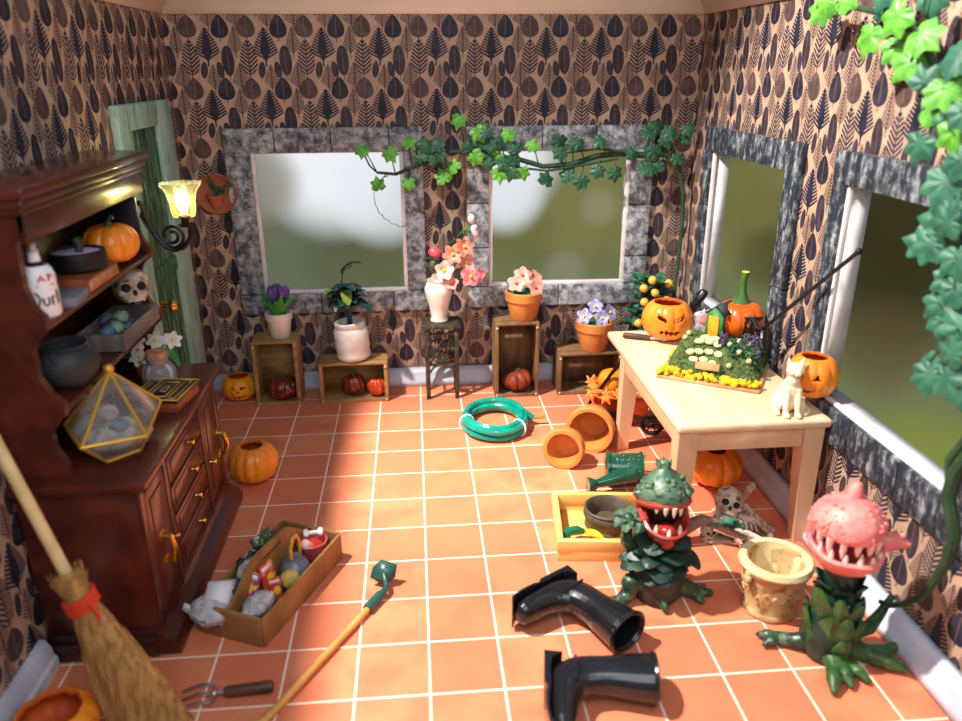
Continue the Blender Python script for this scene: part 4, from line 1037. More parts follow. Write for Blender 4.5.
bm = B(); lathe(bm, [(0, .44), (.145, .44), (.17, .62), (.16, .64), (0, .64)], 24); obj('cork', bm, MT['cork'], t)
t = thing('patterned_box', 'flat black box with a gold framed lid beside the corked jar', 'box', (-4.02, -6.42, S0), rad(-8))
bm = B(); box(bm, (-.40, -.42, 0), (.36, .42, .17), bev=.015); obj('box_body', bm, MT['book_brown'], t, sharp=30)
bm = B(); box(bm, (-.42, -.44, .17), (.38, .44, .22), bev=.012); obj('lid', bm, MT['navy'], t, sharp=30)
bm = B()
def rectline(bm, x0, y0, x1, y1, z, w=.02):
    for a, b in (((x0, y0), (x1, y0 + w)), ((x0, y1 - w), (x1, y1)), ((x0, y0 + w), (x0 + w, y1 - w)), ((x1 - w, y0 + w), (x1, y1 - w))): box(bm, (a[0], a[1], z - .004), (b[0], b[1], z + .01))
rectline(bm, -.42, -.44, .38, .44, .22, .035); rectline(bm, -.15, -.3, .13, .3, .22); rectline(bm, -.34, -.36, -.2, .36, .22); rectline(bm, .18, -.36, .30, .36, .22)
rectline(bm, -.05, -.1, .04, .1, .22, .015)
obj('gold_pattern', bm, MT['gold_trim'], t, sharp=30)
t = thing('ghost_figurine', 'pale grey ghost figurine at the back of the worktop behind the terrarium', 'figurine', (-4.93, -7.22, S0))
bm = B(); lathe(bm, [(0, 0), (.26, 0), (.24, .2), (.2, .5), (.17, .66), (.1, .78), (0, .82)], 28, wob=lambda a, z: 1 + .08 * sin(6 * a) * max(0, 1 - z * 1.6)); obj('body', bm, MT['white_clay'], t)
bm = B(); ball(bm, (.13, -.1, .6), (.03, .03, .05)); ball(bm, (.05, -.16, .6), (.03, .03, .05)); obj('eyes', bm, MT['socket'], t)
t = thing('terrarium', 'geometric glass terrarium with gold edges holding pale gravel', 'terrarium', (-4.22, -7.98, S0))
A5 = [rad(-100 + 72 * i) for i in range(5)]
mid = [V((cos(a) * .62, sin(a) * .86, .44 if i != 1 else .36)) for i, a in enumerate(A5)]; base = [V((cos(a + rad(10)) * .36, sin(a + rad(10)) * .46, .03)) for a in A5]; apex = V((.02, .08, 1.12))
bm = B(); vm = [bm.verts.new(v) for v in mid]; vb = [bm.verts.new(v) for v in base]; va = bm.verts.new(apex)
for i in range(5):
    j = (i + 1) % 5
    bm.faces.new((vm[i], vm[j], va)); bm.faces.new((vb[i], vb[j], vm[j], vm[i]))
bm.faces.new(list(reversed(vb))); bmesh.ops.recalc_face_normals(bm, faces=bm.faces); obj('glass_panes', bm, MT['glass'], t, sharp=5)
bm = B()
for i in range(5):
    j = (i + 1) % 5
    for p_, q_ in ((mid[i], apex), (mid[i], mid[j]), (base[i], base[j]), (base[i], mid[i])): tube(bm, [p_, q_], .026, 6)
ball(bm, apex + V((0, 0, .04)), .07); obj('gold_edges', bm, MT['gold_trim'], t)
bm = B(); lathe(bm, [(0, .06), (.34, .06), (.42, .2), (.40, .3), (.2, .36), (0, .38)], 24, wob=lambda a, z: 1.05 + .12 * sin(2 * a) + .04 * sin(7 * a)); obj('gravel', bm, MT['sand'], t, disp=(.06, .12))
for (x, y, z, r_, mm, nm, lb, ct) in [(.1, -.12, .4, .13, 'moss_blue', 'blue_stone', 'dark blue stone on the pale gravel inside the glass terrarium', 'stone'), (.22, .28, .38, .1, 'bone', 'shell', 'pale round shell on the gravel inside the glass terrarium', 'shell'), (.3, .05, .34, .05, 'orange', 'orange_bead', 'tiny orange bead on the gravel inside the glass terrarium', 'bead'), (-.12, .1, .5, .15, 'bone', 'skull_stone', 'rounded cream stone standing at the back of the glass terrarium', 'stone')]:
    bm = B(); ball(bm, (0, 0, 0), (r_, r_ * .9, r_ * .75), jit=.06); tag(obj(nm, bm, MT[mm], loc=(-4.22 + x, -7.98 + y, S0 + z)), lb, ct)

# ---------------------------------------------------------------- sconce
t = thing('wall_sconce', 'lit glass sconce on a black scrolled arm between hutch and green door', 'wall lamp', (-5.35, -4.1, 5.6))
def SP(u, v): return V((-4.27 + .0172 * (u - 175) - .00265 * (v - 250) + 5.35, 0, 4.78 + (250 - v) * .0172 - 5.6))
bm = B(); lathe(bm, [(0, 0), (.2, 0), (.2, .04), (.1, .08), (0, .09)], 20, mtx=R3(0, 90, 0)); obj('wall_plate', bm, MT['black_metal'], t)
bm = B()
arm = [V((.05, 0, .05))] + [SP(*q) for q in ((140, 200), (146, 216), (155, 234), (165, 246), (175, 250), (184, 247), (190, 238), (191, 228), (190, 222))]
sm = []
for i in range(len(arm) - 1):
    for q in range(4): sm.append(arm[i].lerp(arm[i + 1], q / 4))
sm.append(arm[-1]); tube(bm, sm, .038, 8)
pts = []; c = SP(172, 235)
for i in range(34):
    a = rad(200 + i * 19); r_ = .23 - .0048 * i
    pts.append(c + V((cos(a) * r_, .0, sin(a) * r_)))
tube(bm, [SP(155, 232)] + pts, .032, 8)
tube(bm, [V((.05, 0, .12)), SP(143, 203), SP(141, 214), SP(147, 225), SP(160, 240)], .03, 8)
obj('arm', bm, MT['black_metal'], t)
gx = SP(184, 216)
bm = B(); lathe(bm, [(0, -.12), (.10, -.12), (.13, -.08), (.06, -.06), (.07, .02), (.11, .04), (.1, .06), (0, .06)], 20, c=tuple(gx + V((0, 0, -.04)))); obj('cup', bm, MT['black_metal'], t)
bm = B(); lathe(bm, [(.10, .0), (.19, .02), (.21, .12), (.22, .28), (.26, .44), (.35, .56), (.36, .60), (.34, .60), (.24, .45), (.2, .28), (.19, .12), (.17, .05), (.1, .03)], 36, c=tuple(gx), wob=lambda a, z: 1 + .012 * cos(16 * a)); obj('glass_shade', bm, MT['shade_glass'], t)
bm = B(); lathe(bm, [(0, .06), (.05, .07), (.10, .2), (.13, .32), (.11, .42), (.05, .48), (0, .49)], 20, c=tuple(gx)); obj('bulb', bm, MT['bulb'], t)

# ---------------------------------------------------------------- wooden caddy and its load
CX, CY, CR = -2.42, -7.62, rad(66)
cm = T3(CX, CY, 0) @ Matrix.Rotation(CR, 4, 'Z')
t = thing('tool_caddy', 'open wooden caddy with slotted handle board, full of odds and ends', 'caddy', (CX, CY, 0), CR)
bm = B(); box(bm, (-1.14, -.57, 0), (1.14, .57, .05)); obj('bottom', bm, MT['caddy_wood'], t, sharp=30)
for s in (-1, 1):
    bm = B(); box(bm, (-1.14, s * .57 - .025, 0), (1.14, s * .57 + .025, .48), bev=.01); obj('side_panel', bm, MT['caddy_wood'], t, sharp=30)
    bm = B(); a = s * 1.14
    box(bm, (a - .03, -.55, 0), (a + .03, .55, .50), bev=.01); obj('end_panel', bm, MT['caddy_wood'], t, sharp=30)
bm = B()
out = [(-1.11, .05), (1.11, .05), (1.11, .52), (.95, .56), (.55, .86), (.4, .92), (-.4, .92), (-.55, .86), (-.95, .56), (-1.11, .52)]
inn = [(-.26, .72), (.26, .72), (.26, .80), (-.26, .80)]
vo = [[bm.verts.new((x, y, z)) for x, z in out] for y in (-.03, .03)]; vi = [[bm.verts.new((x, y, z)) for x, z in inn] for y in (-.03, .03)]
for s in (0, 1):
    o_, i_ = vo[s], vi[s]
    fs = [(o_[0], o_[1], i_[1], i_[0]), (o_[1], o_[2], o_[3], i_[1]), (o_[3], o_[4], o_[5], i_[2], i_[1]), (o_[5], o_[6], i_[3], i_[2]), (o_[6], o_[7], o_[8], i_[0], i_[3]), (o_[8], o_[9], o_[0], i_[0])]
    for f in fs: bm.faces.new(f)
for L_ in (out,):
    for k_ in range(len(out)): bm.faces.new((vo[0][k_], vo[0][(k_ + 1) % 10], vo[1][(k_ + 1) % 10], vo[1][k_]))
for k_ in range(4): bm.faces.new((vi[0][k_], vi[0][(k_ + 1) % 4], vi[1][(k_ + 1) % 4], vi[1][k_]))
bmesh.ops.recalc_face_normals(bm, faces=bm.faces); obj('handle_board', bm, MT['caddy_wood'], t, sharp=30)
def cl(x, y, z):
    v = cm @ V((x, y, z)); return (v.x, v.y, v.z)
# local x runs away from the viewer, +y towards the hutch
t = thing('birdhouse', 'small white house shaped box wrapped in grey gauze in the caddy', 'ornament', cl(-.80, .36, .28), CR + rad(20))
bm = B(); prism(bm, [(-.26, 0), (.26, 0), (.26, .24), (0, .38), (-.26, .24)], .34, mtx=T3(0, .17, 0) @ R3(90, 0, 0)); obj('box_body', bm, MT['white'], t, sharp=30)
bm = B(); ball(bm, (.02, -.175, .2), (.035, .012, .035)); obj('entrance_hole', bm, MT['socket'], t)
t2 = thing('gauze', 'crumpled grey gauze hanging over the near end of the caddy', 'cloth', cl(-.98, .34, .33), CR)
bm = B(); ball(bm, (-.06, 0, .02), (.30, .34, .18), jit=.10, seg=20, ring=14); tube(bm, [(-.1, .2, 0), (-.13, .32, -.02), (-.18, .42, .06)], [.12, .09, .05], 8); obj('folds', bm, MT['grey_cloth'], t2, disp=(.1, .1))
bm = B(); ball(bm, (0, 0, 0), (.30, .18, .14), jit=.12, seg=18, ring=12); tag(obj('gauze_scrap', bm, MT['grey_cloth'], loc=cl(-.82, -.30, .44), rot=(0, 0, CR), disp=(.08, .1)), 'grey ragged gauze scrap in the near corner of the caddy', 'cloth')
t = thing('wicker_bundle', 'dark twiggy bundle with a tan woven patch in the caddy', 'bundle', cl(-.10, .30, .40), CR)
bm = B(); ball(bm, (0, 0, 0), (.42, .20, .22), jit=.1, seg=18, ring=12); obj('dark_bundle', bm, MT['dark_fluff'], t, disp=(.1, .1))
bm = B(); ball(bm, (-.14, -.03, .14), (.24, .13, .13), jit=.04); obj('woven_patch', bm, MT['sand'], t)
bm = B()
for i in range(14):
    a = U(0, 6.3); p0 = V((U(-.3, .3), U(-.1, .14), .12)); tube(bm, [p0, p0 + V((cos(a) * .14, sin(a) * .08, .16)), p0 + V((cos(a) * .26, sin(a) * .14, .06))], .014, 5)
obj('twigs', bm, MT['black'], t)
bm = B(); box(bm, (-.22, -.03, -.26), (.22, .03, .26), bev=.008); tag(obj('seed_book', bm, MT['seed_green'], loc=cl(.40, .34, .50), rot=(rad(-38), 0, CR - rad(6))), 'dark green printed booklet with pale edge leaning in the caddy', 'booklet')
bm = B(); ball(bm, (0, 0, 0), (.12, .09, .08), jit=.1); tag(obj('white_knot', bm, MT['grey_cloth'], loc=cl(.10, .44, .52)), 'small white knotted rag beside the dark green booklet', 'rag')
def packet(lb, c, rx, rz_, mat, w=.34, hh=.44):
    bm = B(); box(bm, (-w / 2, -.02, -hh / 2), (w / 2, .02, hh / 2), bev=.008)
    o = tag(obj('seed_packet', bm, MT[mat], loc=c, rot=(rad(rx), 0, rz_)), lb, 'packet')
    bm = B(); ball(bm, (.02, -.024, -.02), (w * .28, .008, hh * .2), seg=12, ring=8); obj('printed_flower', bm, MT['yellow'], o)
    bm = B(); box(bm, (-w * .4, -.026, hh * .28), (w * .4, -.019, hh * .42)); obj('title_band', bm, MT['white'], o, sharp=30)
    return o
packet('red and violet seed packet with yellow flower, nearest in the caddy', cl(-.58, .02, .52), -32, rad(-35), 'packet_violet')
packet('tall crimson seed packet leaning on the handle board of the caddy', cl(-.30, -.14, .50), -12, rad(60), 'packet_red', .28, .52)
packet('narrow orange and red packet beside the yellow ball in the caddy', cl(-.38, -.30, .40), -10, rad(20), 'packet_red', .18, .36)
t = thing('enamel_pitcher', 'round grey speckled pitcher with tall gold handle in the caddy', 'pitcher', cl(.18, -.30, .17), CR)
bm = B(); lathe(bm, [(0, 0), (.12, .01), (.22, .1), (.25, .22), (.2, .34), (.12, .40), (.12, .44), (.09, .44), (0, .4)], 28); obj('body', bm, MT['grey_ball'], t)
bm = B(); tube(bm, [(-.08, 0, .40), (-.08, 0, .62), (.0, 0, .76), (.10, 0, .76), (.17, 0, .62), (.16, 0, .35)], .03, 8); obj('handle', bm, MT['gold_trim'], t)
bm = B(); ball(bm, (0, 0, 0), .15, seg=20, ring=14); tag(obj('yellow_ball', bm, MT['yellow_knit'], loc=cl(-.10, -.38, .40)), 'knobbly pale yellow ball in the caddy, touching the grey pitcher', 'ball')
bm = B(); ball(bm, (0, 0, 0), (.26, .15, .12), jit=.15, seg=16, ring=10); tag(obj('dark_rag', bm, MT['dark_fluff'], loc=cl(-.12, -.18, .28), rot=(0, 0, CR)), 'dark ragged scrap under the yellow ball', 'rag')
t = thing('red_pot', 'round red pot with a pink ball inside at the far end of the caddy', 'pot', cl(.78, -.25, .22), CR)
bm = B(); lathe(bm, [(0, 0), (.16, 0), (.22, .12), (.26, .30), (.24, .31), (.2, .14), (0, .06)], 28); obj('pot_body', bm, MT['pink_pot'], t)
bm = B(); ball(bm, (-.02, .0, .19), (.19, .19, .1), jit=.06); obj('filling', bm, MT['packet_red'], t)
bm = B(); ball(bm, (-.16, .02, .30), .09); obj('pink_ball', bm, MT['pink_bud'], t)
bm = B(); c = V((0, 0, 0)); tube(bm, [(-.1, 0, 0), (.1, 0, 0)], .035, 8)
for s in (-1, 1):
    for q in (-1, 1): ball(bm, (s * .12, q * .04, 0), .05, seg=10, ring=8)
tag(obj('toy_bone', bm, MT['white'], loc=cl(.92, -.20, .565), rot=(0, 0, rad(10))), 'small white bone lying across the red pot', 'bone')

# ---------------------------------------------------------------- tools on the floor
a, b = V((-.86, -8.2, .075)), V((-2.04, -10.2, .06))
t = thing('garden_hoe', 'long handled hoe with dark green blade lying across the tiles', 'hoe', (-1.4, -9.2, 0))
off = V((1.4, 9.2, 0))
bm = B(); tube(bm, [a + off, b + off], .052, 10); obj('handle', bm, MT['dowel'], t)
bm = B(); tube(bm, [V((-2.0, -10.12, .06)) + off, V((-2.14, -10.34, .06)) + off, V((-2.9, -10.56, .06)) + off], .058, 10); obj('handle_grip', bm, MT['dowel'], t)
bm = B(); tube(bm, [V(q) + off for q in ((-.92, -8.3, .075), (-.84, -8.16, .09), (-.74, -8.0, .10), (-.68, -7.96, .12), (-.63, -7.84, .15), (-.66, -7.74, .2), (-.68, -7.66, .24))], [.085, .08, .075, .06, .045, .04, .035], 10); obj('socket', bm, MT['shovel_green'], t)
bm = B(); prism(bm, [(-.17, -.16), (.10, -.19), (.20, 0), (.15, .19), (-.12, .17), (-.2, 0)], .035, mtx=T3(.72, 1.62, .22) @ R3(58, 18, -18)); obj('blade', bm, MT['shovel_green'], t, sharp=30)
t = thing('hand_fork', 'small three pronged hand fork with a brown handle on the tiles', 'garden fork', (-2.42, -9.78, 0), rad(4))
bm = B(); tube(bm, [(-.30, 0, .09), (-.26, 0, .09), (.28, 0, .09), (.33, 0, .09)], [.06, .075, .085, .07], 12); obj('handle', bm, MT['dark_handle'], t)
bm = B(); tube(bm, [(-.30, 0, .09), (-.44, 0, .09)], .03, 8)
tube(bm, [(-.46, -.16, .09), (-.42, -.08, .09), (-.42, .08, .09), (-.46, .16, .09)], .024, 6)
for y in (-.16, 0, .16): tube(bm, [(-.45, y, .09), (-.62, y, .11), (-.82, y, .04), (-.88, y, .02)], [.024, .022, .018, .008], 6)
ball(bm, (-.43, 0, .09), (.05, .06, .05)); obj('tines', bm, MT['steel'], t)

# broom leaning on the wall
t = thing('broom', 'straw broom with pale wooden handle and red binding leaning on the wall', 'broom', (-3.50, -10.32, 0))
axis = (V((-4.95, -9.50, 3.75)) - V((-3.50, -10.32, 0))).normalized(); Lb = 4.1
side = axis.cross(V((0, 1, .25))).normalized(); dep = side.cross(axis)
bm = B(); tube(bm, [axis * 1.75, axis * 5.0], .075, 12); obj('handle', bm, MT['broom_handle'], t)
bm = B()
prof = [(.0, .52, .17), (.55, .46, .18), (1.1, .36, .17), (1.6, .25, .15), (1.92, .155, .13), (2.04, .16, .14), (2.24, .20, .17), (2.32, .15, .13)]
rings = []
for s_, w_, d_ in prof: rings.append([bm.verts.new(axis * s_ + side * cos(2 * pi * k_ / 28) * w_ * (1 + U(-.06, .06)) + dep * sin(2 * pi * k_ / 28) * d_ * (1 + U(-.06, .06)) + V((.03, 0, 0)) * (1.9 - s_)) for k_ in range(28)])
for ra, rb in zip(rings, rings[1:]):
    for k_ in range(28): bm.faces.new((ra[k_], ra[(k_ + 1) % 28], rb[(k_ + 1) % 28], rb[k_]))
bm.faces.new(rings[0]); bm.faces.new(rings[-1]); bmesh.ops.recalc_face_normals(bm, faces=bm.faces)
for i in range(430):
    a_ = U(0, 2 * pi); q = U(.75, 1.04); s1 = U(-.02, .4); s2 = s1 + U(.5, 1.3)
    def pt(s_):
        w_ = .49 - max(0, s_ - .4) * .185; return axis * s_ + side * cos(a_) * w_ * q + dep * sin(a_) * .17 * q + V((.03, 0, 0)) * (1.7 - s_)
    tube(bm, [pt(s1) + side * U(-.03, .03), pt((s1 + s2) / 2), pt(s2)], [.004, .011, .006], 4)
for i in range(60):
    a_ = U(0, 2 * pi); p0 = axis * 2.09 + side * cos(a_) * .15 + dep * sin(a_) * .12
    tube(bm, [p0, p0 + axis * U(.15, .32) + side * cos(a_) * U(.02, .1) + dep * sin(a_) * .05], [.01, .004], 4)
obj('bristles', bm, MT['straw'], t)
bm = B(); ring_ = [axis * (1.94 + .05 * sin(2 * pi * k_ / 20)) + side * cos(2 * pi * k_ / 20) * .18 + dep * sin(2 * pi * k_ / 20) * .155 for k_ in range(20)]
for q in (-.06, 0, .06): tube(bm, [p_ + axis * q for p_ in ring_], .04, 6, closed=True)
tube(bm, [axis * 1.90 + side * -.17 - dep * .1, axis * 1.74 + side * -.24 - dep * .14, axis * 1.66 + side * -.22 - dep * .15], [.03, .03, .015], 6); obj('binding', bm, MT['red_cord'], t)

# ---------------------------------------------------------------- pine table
t = thing('pine_table', 'pale pine table along the wall under the deep windows', 'table', (5.45, -4.7, 0))
TX0, TX1, TY0, TY1 = 4.14 - 5.45, 6.74 - 5.45, -7.14 + 4.7, -2.32 + 4.7
bm = B(); box(bm, (TX0, TY0, 2.22), (TX1, TY1, TZ - .002), bev=.05); obj('tabletop', bm, MT['pine'], t, sharp=50)
def leg(x, y, sx, sy):
    bm = B(); a, b = .17, .115
    vs = []
    for z, w_ in ((0, b), (1.5, a * .93), (2.22, a)):
        cx, cy = x + sx * (a - w_), y + sy * (a - w_)
        vs.append([bm.verts.new((cx + i * w_, cy + j * w_, z)) for i, j in ((-1, -1), (1, -1), (1, 1), (-1, 1))])
    for r0_, r1_ in zip(vs, vs[1:]):
        for q in range(4): bm.faces.new((r0_[q], r0_[(q + 1) % 4], r1_[(q + 1) % 4], r1_[q]))
    bm.faces.new(list(reversed(vs[0]))); bm.faces.new(vs[-1]); obj('leg', bm, MT['pine_leg'], t, sharp=30)
leg(-1.10, TY0 + .22, -1, -1); leg(1.03, TY0 + .22, 1, -1); leg(-1.05, 1.35, -1, 1); leg(1.03, 1.35, 1, 1)
for a, b in (((-.93, TY0 + .10, 1.86), (.86, TY0 + .20, 2.22)), ((-.9, 1.38, 1.86), (.86, 1.48, 2.22)), ((-1.2, TY0 + .39, 1.86), (-1.1, 1.2, 2.22)), ((1.06, TY0 + .39, 1.86), (1.16, 1.2, 2.22))):
    bm = B(); box(bm, a, b, bev=.01); obj('apron', bm, MT['pine_leg'], t, sharp=30)

# chisel-like tool
t = thing('bradawl', 'thin steel tool with a brown wooden handle at the far corner of the pine table', 'hand tool', (4.36, -2.82, TZ + .065), rad(-24))
bm = B(); tube(bm, [(0, 0, 0), (.04, 0, 0), (.5, 0, 0), (.58, 0, 0)], [.045, .065, .06, .045], 12); obj('handle', bm, MT['dark_handle'], t)
bm = B(); tube(bm, [(.58, 0, 0), (.66, 0, 0), (.9, 0, -.03)], [.04, .022, .016], 8); obj('blade', bm, MT['steel'], t)

# miniature garden with the pumpkin house
GR = rad(-31)
t = thing('fairy_garden', 'miniature garden board with moss, stepping stones and yellow border on the pine table', 'miniature garden', (5.60, -4.85, TZ), GR)
bm = B(); box(bm, (-.92, -.82, 0), (.92, .74, .05), bev=.015); obj('base_board', bm, MT['board'], t, sharp=30)
bm = B(); n = 36; hgt = {}
def gh(x, y): return .06 + .46 * max(0, min(1, (y + .62) / .7)) * max(0, min(1, (.90 - abs(x)) / .25)) + .04 * sin(7 * x + 3) * sin(8 * y)
vv = [[bm.verts.new((-.86 + 1.72 * i / n, -.60 + 1.30 * j / n, max(.05, gh(-.86 + 1.72 * i / n, -.60 + 1.30 * j / n) + U(-.03, .04)) if 0 < i < n and 0 < j < n else .05)) for i in range(n + 1)] for j in range(n + 1)]
for j in range(n):
    for i in range(n): bm.faces.new((vv[j][i], vv[j][i + 1], vv[j + 1][i + 1], vv[j + 1][i]))
obj('moss', bm, MT['garden'], t, sharp=None)
bm = B()
for i in range(150):
    if i < 95: x, y = U(-.9, .9), U(-.78, -.60)
    else: x, y = U(-.88, -.62), U(-.7, .6)
    ball(bm, (x, y, .10 + U(-.02, .05)), (U(.04, .07), U(.04, .07), .035), rot=(U(-1, 1), U(-1, 1), 0), seg=6, ring=4)
obj('yellow_border', bm, MT['yellow_moss'], t, sharp=None)['kind'] = 'stuff'
random.seed(11)
SPS = [(-.36, -.30), (-.18, -.26), (-.02, -.34), (-.30, -.12), (-.12, -.10), (.06, -.16), (-.34, .05), (-.16, .06), (.0, .04), (-.45, -.18), (-.26, .18), (-.08, .2), (-.1, -.46)]
for x, y in SPS:
    bm = B(); lathe(bm, [(0, 0), (.085, 0), (.09, .02), (.08, .035), (0, .04)], 9, wob=lambda a, z, q=U(0, 6): 1 + .12 * sin(2 * a + q)); 
    o = obj('stepping_stone', bm, MT['stone'], t, loc=(x, y, max(.07, gh(x, y) + .01)), rot=(rad(16), 0, 0))
for x, y in [(.30, -.38), (.42, -.10), (.22, .05), (.62, -.2), (.55, .12), (-.62, .1), (-.6, .34), (.70, .05), (.36, .28)]:
    bm = B(); ball(bm, (0, 0, 0), .055, seg=10, ring=8); obj('pebble', bm, MT['stone'], t, loc=(x, y, gh(x, y) + .06))
bm = B(); box(bm, (-.28, -.60, .06), (.16, -.56, .2), mtx=R3(-14, 0, 0), bev=.01); obj('bench', bm, MT['board'], t, sharp=30)
bm = B()
for i in range(70):
    x, y = U(.1, .85), U(-.2, .55); p0 = V((x, y, gh(x, y)))
    for q in range(3): blade(bm, p0, (U(-1, 1), U(-1, 1), 1.4), U(.08, .16), .05, droop=.6, n=3)
obj('small_plants', bm, MT['leaf_dark'], t)
for i in range(26):
    if i % 13 == 0: bm = B()
    x, y = (U(.42, .8), U(-.05, .2)) if i > 12 else (U(.0, .15), U(.0, .1)); z = gh(x, y) + .08
    tube(bm, [(x, y, z - .08), (x, y, z + .1)], .006, 4)
    for q in range(5): ball(bm, (x + U(-.02, .02), y + U(-.02, .02), z + .04 * q), .022, seg=6, ring=4)
    if i % 13 == 12: obj('lavender', bm, MT['lavender'], t)
# house
hs = thing('pumpkin_house', 'orange pumpkin cottage with green door porch and tall green stalk', 'miniature house', (6.22, -4.28, TZ + .47), GR)
pb = pumpkin('pumpkin_walls', None, (0, 0, 0), .47, .76, 'orange_deep', ribs=10, depth=.08); pb.parent = hs; del pb['category']
bm = B(); tube(bm, [(0, 0, .62), (0, .0, .72), (-.01, 0, .92), (.0, 0, 1.14), (.02, 0, 1.30)], [.20, .16, .09, .065, .075], 12); st_ = obj('stalk_roof', bm, MT['stalk_green'], hs)
bm = B(); lathe(bm, [(0, 1.295), (.07, 1.29), (.072, 1.31), (0, 1.32)], 14, c=(.02, 0, 0)); obj('stalk_tip', bm, MT['lime_tip'], hs)
pm = T3(-.30, -.22, 0) @ R3(0, 0, -22)
bm = B(); prism(bm, [(-.17, 0), (.17, 0), (.17, .52), (0, .66), (-.17, .52)], .42, mtx=pm @ T3(0, .2, 0) @ R3(90, 0, 0)); obj('porch', bm, MT['roof_dark'], hs, sharp=30)
bm = B()
for s in (-1, 1):
    prism(bm, [(0, 0), (.27, 0), (.27, .04), (0, .04)], .48, mtx=pm @ T3(0, .24, .70) @ (R3(0, 38, 0) if s > 0 else R3(0, 142, 0)) @ R3(90, 0, 0))
bmesh.ops.recalc_face_normals(bm, faces=bm.faces); obj('porch_roof', bm, MT['roof_dark'], hs, sharp=30)
bm = B(); prism(bm, [(-.18, 0), (.18, 0), (.18, .5), (.0, .66), (-.18, .5)], .03, mtx=pm @ T3(0, -.215, 0) @ R3(90, 0, 0)); obj('door_frame', bm, MT['house_green'], hs, sharp=30)
bm = B(); box(bm, (-.11, -.275, .03), (.11, -.24, .49), mtx=pm, bev=.012); obj('door', bm, MT['orange_yellow'], hs, sharp=30)
bm = B(); box(bm, (-.2, -.36, -.03), (.2, -.2, .02), mtx=pm, bev=.01); obj('doorstep', bm, MT['stone'], hs, sharp=30)
wm = R3(0, 0, 22) @ T3(.14, -.43, .18)
bm = B(); box(bm, (-.15, -.03, 0), (.15, .05, .36), mtx=wm, bev=.01); obj('window_recess', bm, MT['maroon'], hs, sharp=30)
bm = B()
for x in (-.15, -.05, .05, .15): box(bm, (x - .012, -.045, 0), (x + .012, -.02, .36), mtx=wm)
box(bm, (-.17, -.05, .34), (.17, -.02, .38), mtx=wm); box(bm, (-.17, -.05, -.02), (.17, -.02, .01), mtx=wm); obj('window_bars', bm, MT['black_wood'], hs, sharp=30)

t = thing('black_pick', 'black rod with a bent claw end propped between miniature garden and deep window', 'rod', (6.52, -4.9, TZ + .48))
p1_, p2_ = V((-.18, -.18, .42)), V((.20, -2.15, 2.30))
bm = B(); tube(bm, [p1_, p1_.lerp(p2_, .5), p2_], .035, 8); ball(bm, p2_, .055); obj('rod', bm, MT['black_metal'], t)
bm = B(); tube(bm, [p1_, p1_ + V((-.06, .10, -.02)), p1_ + V((-.10, .22, .1)), p1_ + V((-.16, .3, .12))], [.035, .045, .04, .02], 8)
tube(bm, [p1_ + V((-.06, .10, -.02)), V((-.26, .02, -.05)), V((-.22, .12, -.32))], [.035, .03, .035], 8); obj('claw', bm, MT['black_metal'], t)

t = thing('black_handled_tool', 'upright tool with fat black handle behind the scowling jack-o-lantern', 'hand tool', (5.88, -2.62, TZ))
bm = B(); tube(bm, [(-.12, 0, .0), (-.06, 0, .35), (-.02, 0, .48)], [.05, .04, .05], 10); obj('shaft', bm, MT['steel'], t)
bm = B(); tube(bm, [(-.04, 0, .42), (0, 0, .5), (.22, -.06, .92), (.25, -.07, .97)], [.07, .105, .10, .06], 14); obj('handle', bm, MT['rubber'], t)
t = thing('foil_packet', 'crumpled silver packet with pink print beside the pumpkin cottage', 'packet', (5.92, -3.28, TZ), rad(-20))
bm = B(); ball(bm, (0, 0, .35), (.26, .14, .36), jit=.12, seg=16, ring=12); obj('foil', bm, MT['silver'], t, sharp=20)
bm = B(); ball(bm, (.0, -.12, .56), (.14, .05, .12), jit=.1); ball(bm, (.10, -.06, .66), (.08, .05, .10)); obj('pink_print', bm, MT['pink'], t)

# cat
t = thing('cat_figurine', 'small cream sitting cat figurine on the near end of the pine table', 'cat figurine', (6.12, -6.80, TZ), rad(-8))
bm = B()
ball(bm, (0, .12, .20), (.20, .24, .20)); ball(bm, (0, .02, .36), (.155, .16, .26)); ball(bm, (0, -.04, .58), (.10, .10, .14))
ball(bm, (0, -.06, .75), (.135, .13, .12)); ball(bm, (0, -.17, .715), (.065, .06, .05)); 
for s in (-1, 1):
    tube(bm, [(s * .075, -.06, .44), (s * .085, -.14, .2), (s * .085, -.17, .05)], [.07, .05, .045], 10); ball(bm, (s * .085, -.21, .035), (.055, .085, .035))
    ball(bm, (s * .17, .05, .13), (.08, .15, .12)); ball(bm, (s * .19, -.08, .035), (.05, .1, .035))
    tube(bm, [(s * .085, -.04, .83), (s * .115, -.03, .95)], [.05, .008], 8)
tube(bm, [(.1, .3, .07), (.28, .2, .05), (.30, -.02, .045), (.2, -.16, .04)], [.05, .045, .04, .03], 8)
xf(bm, bm.verts, Matrix.Diagonal((1.12, 1.0, 1.06, 1)))
obj('body', bm, MT['cat'], t, remesh=.018)
bm = B()
for s in (-1, 1): ball(bm, (s * .055, -.185, .752), (.020, .012, .02), seg=8, ring=6)
ball(bm, (0, -.222, .71), (.015, .01, .012), seg=8, ring=6); obj('eyes_and_nose', bm, MT['socket'], t)
bm = B()
for s in (-1, 1):
    bm = B(); blade(bm, (s * .09, -.065, .83), (s * .3, .02, 1), .11, .07, droop=0, up=(0, -1, 0), n=4); obj('inner_ear', bm, MT['cat_pink'], t)

